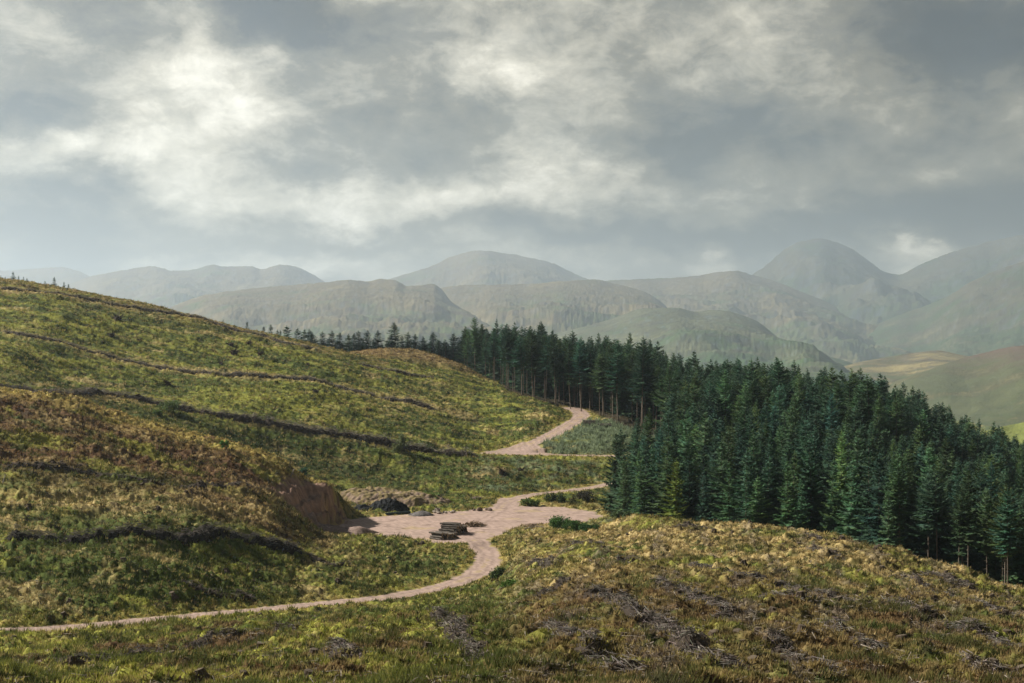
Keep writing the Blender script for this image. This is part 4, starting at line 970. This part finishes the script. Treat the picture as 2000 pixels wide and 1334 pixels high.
def root_plate(px, py, s, label, dmin=290):
    x, y = pdz(px, py, dmin); r = np.random.default_rng(int(px)); n = 26
    a = r.uniform(0, 6.283, n); el = r.uniform(-0.1, 0.9, n)
    d = np.stack([np.cos(a) * np.cos(el), np.sin(a) * np.cos(el), np.sin(el)], 1); ln = r.uniform(0.5, 1.3, n) * s
    v, f, c = sticks(d * (ln * 0.45)[:, None] + np.array([0, 0, 0.25 * s]), d, ln, r.uniform(0.06, 0.13, n) * s, np.array((0.09, 0.07, 0.055)) * r.uniform(0.5, 1.7, n)[:, None], 4)
    # earthy core
    V = []; Fq = []; m = 10
    for i, (h, q_) in enumerate(((-0.3, 0.8), (0.1, 0.75), (0.42, 0.5), (0.6, 0.15))):
        for j in range(m): t = j * 6.283 / m; V.append((math.cos(t) * q_ * s * 0.7 * r.uniform(0.8, 1.2), math.sin(t) * q_ * s * 0.7 * r.uniform(0.8, 1.2), h * s))
    for i in range(3):
        for j in range(m): Fq.append((i * m + j, i * m + (j + 1) % m, (i + 1) * m + (j + 1) % m, (i + 1) * m + j))
    o = mesh_from('upturned_roots', np.concatenate([v, V]), np.concatenate([f, np.array(Fq) + len(v)]), M_brash, np.concatenate([c, np.tile((0.06, 0.045, 0.035), (len(V), 1))]))
    o.location = (x, y, H1(x, y)); return tag(o, label, 'tree roots', 'upturned roots on the hillside')
for a in [(230, 628, 2.2, 'large dark root plate at the foot of the thin dead pole'), (272, 668, 1.0, 'small root plate below and right of the dead pole'), (218, 661, 1.5, 'moss topped root mound under the dead pole'),
          (450, 679, 1.3, 'root plate, upper left of the group of four'), (457, 694, 1.7, 'widest root plate of the group of four'), (486, 679, 1.4, 'root plate, upper right of the group of four'),
          (508, 697, 1.3, 'root plate, lower right of the group of four'), (432, 715, 1.2, 'root plate alone just above the middle brash bank'), (600, 715, 0.9, 'faint root plate nearest the heather knoll'), (328, 754, 1.5, 'mossy root plate below the middle brash bank'),
          (616, 773, 1.3, 'dark root plate on the sunlit moss right of centre'), (980, 928, 1.3, 'pale rooty stump in the bank under the hairpin'), (1018, 926, 1.2, 'dark rooty stump in the bank under the hairpin')]: root_plate(*a)
def snag(px, py, h, lean, label, dmin=60, rad=0.09, side=True):
    x, y = pdz(px, py, dmin); n = 9; ctr = [(lean * h / 2, 0, h / 2)]; dr = [(lean, 0, 1)]; ln = [h * 1.05]; rd = [rad]
    if side:
        for i in range(n):
            t = random.uniform(0.15, 0.95); a = random.uniform(0, 6.28); l = h * 0.16 * random.uniform(0.5, 1.2); ctr.append((lean * h * t + math.cos(a) * l / 2, math.sin(a) * l / 2, h * t)); dr.append((math.cos(a), math.sin(a), -0.2)); ln.append(l); rd.append(rad * 0.35)
    dr = np.array(dr); dr /= np.linalg.norm(dr, axis=1)[:, None]
    v, f, c = sticks(np.array(ctr), dr, np.array(ln), np.array(rd), np.tile((0.30, 0.27, 0.24), (len(ln), 1)), 5)
    o = mesh_from('dead_trunk', v, f, M_brash, c); o.location = (x, y, H1(x, y) - 0.1); return tag(o, label, 'dead tree')
snag(233, 622, 5.5, 0.0, 'thin grey dead pole standing on the upper hillside', 300, 0.09)
snag(567, 938, 1.5, 0.45, 'pale leaning snag on the rim above the quarry face', 200, 0.16)
snag(1468, 1228, 1.0, 0.3, 'short pale snag standing in the brash of the right slope', 60, 0.07)
snag(4, 955, 1.6, 0.3, 'pale snag at the left edge of the brown hill', 150, 0.13)
snag(699, 1128, 1.1, 0.1, 'pale broken post in the rushes left of the bend', 100, 0.08, False)
snag(405, 1160, 0.9, 0.3, 'white stub sticking up from the hollow above the track', 100, 0.08, False)
snag(760, 1006, 1.1, 0.0, 'thin pale stake in front of the dark spoil heap', 200, 0.05, False)
for px, py, l, a_, lab in [(500, 1251, 1.6, -0.5, 'pale snapped pole lying below the track in the lower left'), (1512, 1144, 2.0, -0.5, 'pale snapped pole on the middle of the right slope'), (1605, 1138, 1.3, 0.9, 'short white pole near the crest brash, right slope'), (1690, 1262, 1.8, -0.8, 'pale pole in the lower brash rows, right slope'), (1042, 1042, 2.6, -0.5, 'thick white log lying beside the brown brash mound'), (1030, 1039, 1.4, 0.4, 'short white log left of the thick one')]:
    x, y = pdz(px, py); r_ = 0.17 if px < 1100 and px > 1000 else 0.055
    v, f, c = sticks(np.zeros((1, 3)), np.array([[math.cos(a_), math.sin(a_), 0.06]]), np.array([l]), np.array([r_]), np.array([[0.5, 0.45, 0.38]]), 8)
    o = mesh_from('fallen_log', v, f, M_log, c); o.location = (x, y, H1(x, y) + 0.12); tag(o, lab, 'log')

# heaps
def heap(name, label, cat, px, d, rx, ry, h, col, rot=0.0, humps=1, seed=0, rough=0.1, res=70, z=None, mat=None, flat=0):
    cx, cy = pd(px, d); a = np.linspace(-1.05, 1.05, res); U, Vv = np.meshgrid(a, a)
    c_, s_ = math.cos(rot), math.sin(rot); X = cx + (U * rx * c_ - Vv * ry * s_); Y = cy + (U * rx * s_ + Vv * ry * c_)
    rr = np.sqrt(U * U + Vv * Vv) * (1 + 0.22 * perlin(U * 1.6 + seed, Vv * 1.6, seed))
    top = np.clip(1 - rr, 0, 1); top = 1 - (1 - top) ** 1.7
    if flat: top = sstep(0, flat, np.clip(1 - rr, 0, 1)) * (0.8 + 0.25 * perlin(U * 2.2, Vv * 2.2, seed + 2))
    if humps > 1: top = top * (0.78 + 0.35 * np.cos(U * math.pi * humps * 0.75 + seed))
    g = ground(X, Y, False)[0].reshape(X.shape) if z is None else z
    Z = g + top * h - 0.25 * (rr > 0.98) - 0.04 + fbm(X * 1.2, Y * 1.2, seed + 5, 4) * rough * sstep(0, 0.15, top) * h
    v = np.stack([X, Y, Z], -1).reshape(-1, 3); idx = np.arange(res * res).reshape(res, res); f = np.stack([idx[:-1, :-1], idx[:-1, 1:], idx[1:, 1:], idx[1:, :-1]], -1).reshape(-1, 4)
    f = f[(rr.ravel()[f] < 1.08).any(1)]
    cc = np.array(col) * (1 + 0.5 * fbm(X.ravel() * 1.7, Y.ravel() * 1.7, seed + 7, 3) + rng.normal(0, 0.16, X.size))[:, None]
    if name == 'spoil_bank':
        w = sstep(-0.15, 0.3, fbm(X.ravel(), Y.ravel() * 0.6, 8, 4) + (Z.ravel() + 29.3) * 0.1); cc = cc + (np.array((0.27, 0.22, 0.09)) - cc) * (w * 0.75)[:, None]
    o = mesh_from(name, v, f, mat or M_heap, np.clip(cc, 0.01, 0.8), smooth=True); return tag(o, label, cat)
heap('gravel_heap', 'long low heap of reddish brown gravel at the foot of the quarry face', 'gravel heap', 664, 245, 6.6, 3.4, 1.9, (0.29, 0.215, 0.185), 0.0, 2, 3, 0.05)
heap('spoil_bank', 'long bank of stony brown spoil with straw weeds behind the yard', 'spoil bank', 762, 293, 12.5, 8.0, 2.5, (0.27, 0.20, 0.155), -0.05, 1, 5, 0.16, 120, flat=0.45)
heap('spoil_heap', 'black spoil heap against the foot of the stony bank', 'spoil heap', 757, 279.5, 5.0, 3.2, 2.7, (0.030, 0.032, 0.036), 0, 1, 9, 0.22, 80, z=-30.2)
heap('spoil_heap', 'smaller black spoil heap left of the large one', 'spoil heap', 708, 278.5, 3.2, 2.4, 1.7, (0.035, 0.037, 0.041), 0, 1, 12, 0.25, 60, z=-30.2)
heap('gravel_heap', 'little grey gravel heap beside the pale rocks', 'gravel heap', 824, 274, 2.6, 2.0, 0.9, (0.15, 0.14, 0.14), 0, 1, 15, 0.08, 50, z=-30.2)
heap('gravel_heap', 'small dark gravel heap on the straw verge behind the yard', 'gravel heap', 931, 303, 1.9, 1.8, 0.8, (0.17, 0.125, 0.11), 0, 1, 17, 0.08, 40)
heap('brash_mound', 'brown weedy brash mound behind the thick white log', 'mound', 1037, 252, 2.4, 1.5, 0.85, (0.20, 0.145, 0.10), 0, 1, 19, 0.3, 50)

# pipe
def tube(p0, p1, r, ri, n=14):
    p0 = np.array(p0); p1 = np.array(p1); d = p1 - p0; d /= np.linalg.norm(d); a = np.cross(d, [0, 0, 1]); a /= np.linalg.norm(a); b = np.cross(a, d); V = []
    for p, q_ in ((p0, r), (p1, r), (p1, ri), (p0, ri)):
        for i in range(n): t = i * 6.283 / n; V.append(p + (a * math.cos(t) + b * math.sin(t)) * q_)
    Fq = [(k * n + i, k * n + (i + 1) % n, ((k + 1) % 4) * n + (i + 1) % n, ((k + 1) % 4) * n + i) for k in range(4) for i in range(n)]
    return np.array(V), np.array(Fq)
a_, b_ = pd(753, 273.5), pd(801, 276.5)
v, f = tube((a_[0], a_[1], -29.95), (b_[0], b_[1], -29.9), 0.26, 0.21)
tag(mesh_from('plastic_pipe', v, f, M_pipe, np.tile((0.05, 0.075, 0.08), (len(v), 1)), smooth=False), 'dark grey drainage pipe lying in front of the black spoil heap', 'pipe')

# rocks
def rock_mesh(seed, n=10, m=7):
    r = np.random.default_rng(seed); sc_ = r.uniform(0.7, 1.15, 3) * np.array([1.1, 1, 0.8]); V = []; 
    pl = r.normal(0, 1, (9, 3)); pl /= np.linalg.norm(pl, axis=1)[:, None]; off = r.uniform(0.62, 0.9, 9)
    for i in range(m):
        th = math.pi * i / (m - 1)
        for j in range(n):
            p = np.array([math.sin(th) * math.cos(j * 6.283 / n), math.sin(th) * math.sin(j * 6.283 / n), math.cos(th)])
            k = np.min(np.where(pl @ p > 0.05, off / np.maximum(pl @ p, 0.05), 9)); V.append(p * min(1, k) * sc_)
    Fq = [(i * n + j, i * n + (j + 1) % n, (i + 1) * n + (j + 1) % n, (i + 1) * n + j) for i in range(m - 1) for j in range(n)]
    return np.array(V), np.array(Fq)
def rocks(name, label, group, spots, col):
    for i, (px, d, s, up) in enumerate(spots):
        v, f = rock_mesh(i + int(px)); c = np.array(col) * random.uniform(0.6, 1.3)
        o = mesh_from(name, v * s, f, M_heap, np.tile(c, (len(v), 1))); x, y = pd(px, d); o.location = (x, y, H1(x, y, False) + s * 0.45 + up); o.rotation_euler = (0, 0, random.uniform(0, 6))
        tag(o, label if isinstance(label, str) else label[i], 'rock' if name == 'rock' else 'boulder', group)
rocks('rock', 'pale angular rock in the pile at the back edge of the yard', 'pale rocks piled at the back of the yard', [(random.uniform(846, 868), random.uniform(276, 279), random.uniform(0.3, 0.5), 0) for _ in range(9)] + [(random.uniform(850, 864), random.uniform(277, 279), random.uniform(0.3, 0.42), 0.45) for _ in range(5)] + [(random.uniform(866, 888), random.uniform(277, 280), random.uniform(0.22, 0.38), 0) for _ in range(10)], (0.42, 0.36, 0.31))
rocks('boulder', ['pale upright boulder left of the two dark ones', 'dark brown boulder beside the pale upright one', 'lone dark boulder nearest the junction of the tracks', 'flatter dark boulder touching the lone one'], None, [(926, 282, 0.42, 0), (937, 281.5, 0.62, 0), (957, 282, 0.5, 0), (951, 283, 0.42, 0)], (0.17, 0.13, 0.11))

# timber stacks: every log is a thing of its own
def log_mesh(seed, ln=3.0, r0=0.17):
    r = np.random.default_rng(seed); n = 10; V = []; Cc = []; hs = np.linspace(-ln / 2, ln / 2, 6); ph = r.uniform(0, 6)
    for k, h in enumerate(hs):
        for i in range(n):
            q_ = r0 * (1.06 - 0.04 * k) * (1 + 0.06 * r.normal()); V.append((h, math.cos(i * 6.283 / n) * q_ + 0.03 * math.sin(h + ph), math.sin(i * 6.283 / n) * q_)); Cc.append(np.array((0.10, 0.088, 0.078)) * r.uniform(0.4, 2.4))
    Fq = [(k * n + i, k * n + (i + 1) % n, (k + 1) * n + (i + 1) % n, (k + 1) * n + i) for k in range(5) for i in range(n)]
    for e, x_ in ((0, -ln / 2), (5, ln / 2)):
        b0 = len(V)
        for i in range(n): q_ = r0 * 0.93; V.append((x_ * 1.001, math.cos(i * 6.283 / n) * q_, math.sin(i * 6.283 / n) * q_)); Cc.append((0.36, 0.28, 0.20))
        for i in range(1, n - 2, 2): Fq.append((b0, b0 + i, b0 + i + 1, b0 + i + 2))
    return mesh_from('log', np.array(V), np.array(Fq), M_log, np.array(Cc), link=False)
LOGS = [log_mesh(i) for i in range(5)]
def stack(px, d, ang, layers, label, group, s=1.0, z=None, jit=0.12):
    cx, cy = pd(px, d); ax = np.array([math.cos(ang), math.sin(ang)]); pr = np.array([-ax[1], ax[0]]); step = 0.355 * s
    gz = z if z is not None else H1(cx, cy, False)
    for k, (n, sh) in enumerate(layers):
        for i in range(n):
            u = (i - (n - 1) / 2) * step + sh; w = random.uniform(-jit, jit) * 2
            o = bpy.data.objects.new('log', random.choice(LOGS)); COL.objects.link(o); r_ = random.uniform(0.82, 1.12) * s
            o.location = (cx + pr[0] * u + ax[0] * w, cy + pr[1] * u + ax[1] * w, gz + 0.17 * s + k * 0.315 * s); o.rotation_euler = (random.uniform(0, 6), random.uniform(-0.02, 0.02), ang + random.uniform(-0.05, 0.05)); o.scale = (s * random.uniform(0.9, 1.1), r_, r_)
            tag(o, label, 'log', group)
stack(885, 245.5, -0.36, [(17, 0), (16, 0), (14, 0.1), (12, 0.2), (8, -0.4), (4, -0.7)], 'grey weathered log in the tall timber stack on the yard', 'logs in the tall timber stack', jit=0.2)
stack(866, 238.5, -0.75, [(13, 0), (12, 0.1), (9, 0.2), (4, -0.9)], 'short weathered log in the low pile in front of the tall stack', 'logs in the low front pile', 0.92, jit=0.25)
stack(1151, 394, -0.2, [(10, 0), (9, 0), (7, 0), (4, -0.2)], 'dark log in the distant timber stack by the upper bend', 'logs in the distant timber stack', 1.0, jit=0.15)
stack(1180, 392, -0.1, [(8, 0), (4, 0.2)], 'dark log in the low heap right of the distant stack', 'logs in the low distant heap', 1.0, jit=0.4)
def twig_pile(px, d, r_, h, n, col, label):
    cx, cy = pd(px, d); q_ = np.sqrt(rng.random(n)); a = rng.uniform(0, 6.283, n); x = cx + np.cos(a) * q_ * r_; y = cy + np.sin(a) * q_ * r_ * 0.8
    z = ground(x, y, False)[0] + (1 - q_) * h * rng.uniform(0.1, 1, n) + 0.08
    v, f, c = sticks(np.stack([x, y, z], 1), rdirs(n, 0.4), rng.uniform(0.4, 1.6, n), rng.uniform(0.03, 0.09, n), np.array(col) * rng.uniform(0.5, 1.5, n)[:, None], 4)
    return tag(mesh_from('root_pile', v, f, M_log, np.clip(c, 0, 0.8)), label, 'root pile')
twig_pile(925, 256, 1.9, 1.1, 260, (0.27, 0.20, 0.14), 'brown pile of roots and branches just right of the tall timber stack')
twig_pile(1040, 249.5, 1.6, 0.6, 90, (0.30, 0.26, 0.22), 'grey branches around the thick white log by the road')

# bushes
def bush(px, py, hpx, wpx, col, label, dmin=60, name='bush', dens=1.0, d=None):
    if d is None: x, y = pdz(px, py, dmin)
    else: x, y = pd(px, d)
    h = hpx * y / F; w = wpx * y / F / 2; z = H1(x, y)
    e = empty(name, (x, y, z - 0.05)); tag(e, label, 'bush')
    n = int(900 * dens); ncl = 14
    cc = np.stack([rng.normal(0, 0.42, ncl) * w, rng.normal(0, 0.42, ncl) * w, rng.uniform(0.25, 0.9, ncl) * h], 1); k = rng.integers(0, ncl, n); rad = min(w, h) * 0.34
    p = cc[k] + rng.normal(0, 1, (n, 3)) * rad * 0.6; p[:, 2] = np.clip(p[:, 2], 0.05, h * 1.1)
    s = rng.uniform(0.05, 0.11, n) * (1 + y / 300); a = rng.normal(0, 1, (n, 3)); a /= np.linalg.norm(a, axis=1)[:, None]; b = np.cross(a, rng.normal(0, 1, (n, 3))); b /= np.linalg.norm(b, axis=1)[:, None]
    V = np.stack([p - a * s[:, None], p + b * s[:, None] * 0.6, p + a * s[:, None], p - b * s[:, None] * 0.6], 1).reshape(-1, 3); f = np.arange(n * 4).reshape(n, 4)
    c = np.repeat(np.array(col) * rng.uniform(0.55, 1.4, n)[:, None] * (0.8 + 0.4 * rng.random(ncl))[k][:, None], 4, 0)
    mesh_from('foliage', V, f, M_leaf, np.clip(c, 0.01, 0.7), parent=e)
    m = 8; d_ = np.stack([rng.normal(0, 0.4, m), rng.normal(0, 0.4, m), np.ones(m)], 1); d_ /= np.linalg.norm(d_, axis=1)[:, None]
    v, f2, c2 = sticks(d_ * h * 0.4, d_, np.full(m, h * 0.8), np.full(m, 0.035), np.tile((0.12, 0.09, 0.07), (m, 1))); mesh_from('stems', v, f2, M_brash, c2, parent=e)
bush(786, 886, 36, 24, (0.20, 0.24, 0.12), 'pale green birch sapling at the lower end of the tallest brash bank', 300, 'birch_sapling', 1.3)
bush(777, 889, 18, 18, (0.18, 0.21, 0.09), 'low pale bush touching the birch sapling', 300)
bush(331, 812, 20, 36, (0.14, 0.20, 0.08), 'grey green bush in front of the tallest brash bank', 300, dens=1.3)
bush(310, 815, 12, 22, (0.12, 0.19, 0.06), 'smaller green bush left of the grey green one', 300)
bush(439, 884, 18, 16, (0.10, 0.24, 0.05), 'bright green bush on the rim of the left hill', 200)
bush(590, 922, 34, 22, (0.06, 0.13, 0.075), 'dark blue green bush in the gully behind the quarry', 270, dens=1.5, d=288)
bush(606, 935, 26, 22, (0.035, 0.075, 0.04), 'darker bush right of the blue green one in the gully', 270, dens=1.4, d=287)
bush(853, 985, 16, 16, (0.20, 0.28, 0.08), 'bright green willow bush at the end of the stony bank', 250)
bush(1090, 1036, 22, 50, (0.07, 0.15, 0.04), 'dark green low shrub on the verge, left end of the patch', dens=2.2)
bush(1122, 1042, 18, 40, (0.06, 0.13, 0.035), 'dark green low shrub on the verge, centre of the patch', dens=1.8)
bush(1150, 1044, 16, 30, (0.05, 0.11, 0.035), 'dark green low shrub on the verge, right end of the patch', dens=1.4)
bush(968, 1132, 22, 34, (0.06, 0.10, 0.03), 'dark rushy clump on the outside of the road bend', dens=1.6)
bush(1000, 1148, 16, 40, (0.10, 0.19, 0.04), 'bright green low clump just outside the road bend', dens=1.6)
bush(1035, 975, 12, 44, (0.09, 0.14, 0.04), 'green shrub on the verge inside the fork of the tracks', dens=1.5, d=291)
bush(1085, 975, 16, 44, (0.05, 0.075, 0.03), 'dark heathery shrub on the ditch behind the yard', dens=1.5, d=296)
bush(1145, 975, 18, 50, (0.06, 0.055, 0.04), 'brown heathery shrub by the forest corner', dens=1.5, d=298)
bush(1215, 1020, 13, 50, (0.10, 0.15, 0.07), 'grey green shrub where the yard verge meets the forest', dens=1.4, d=246)
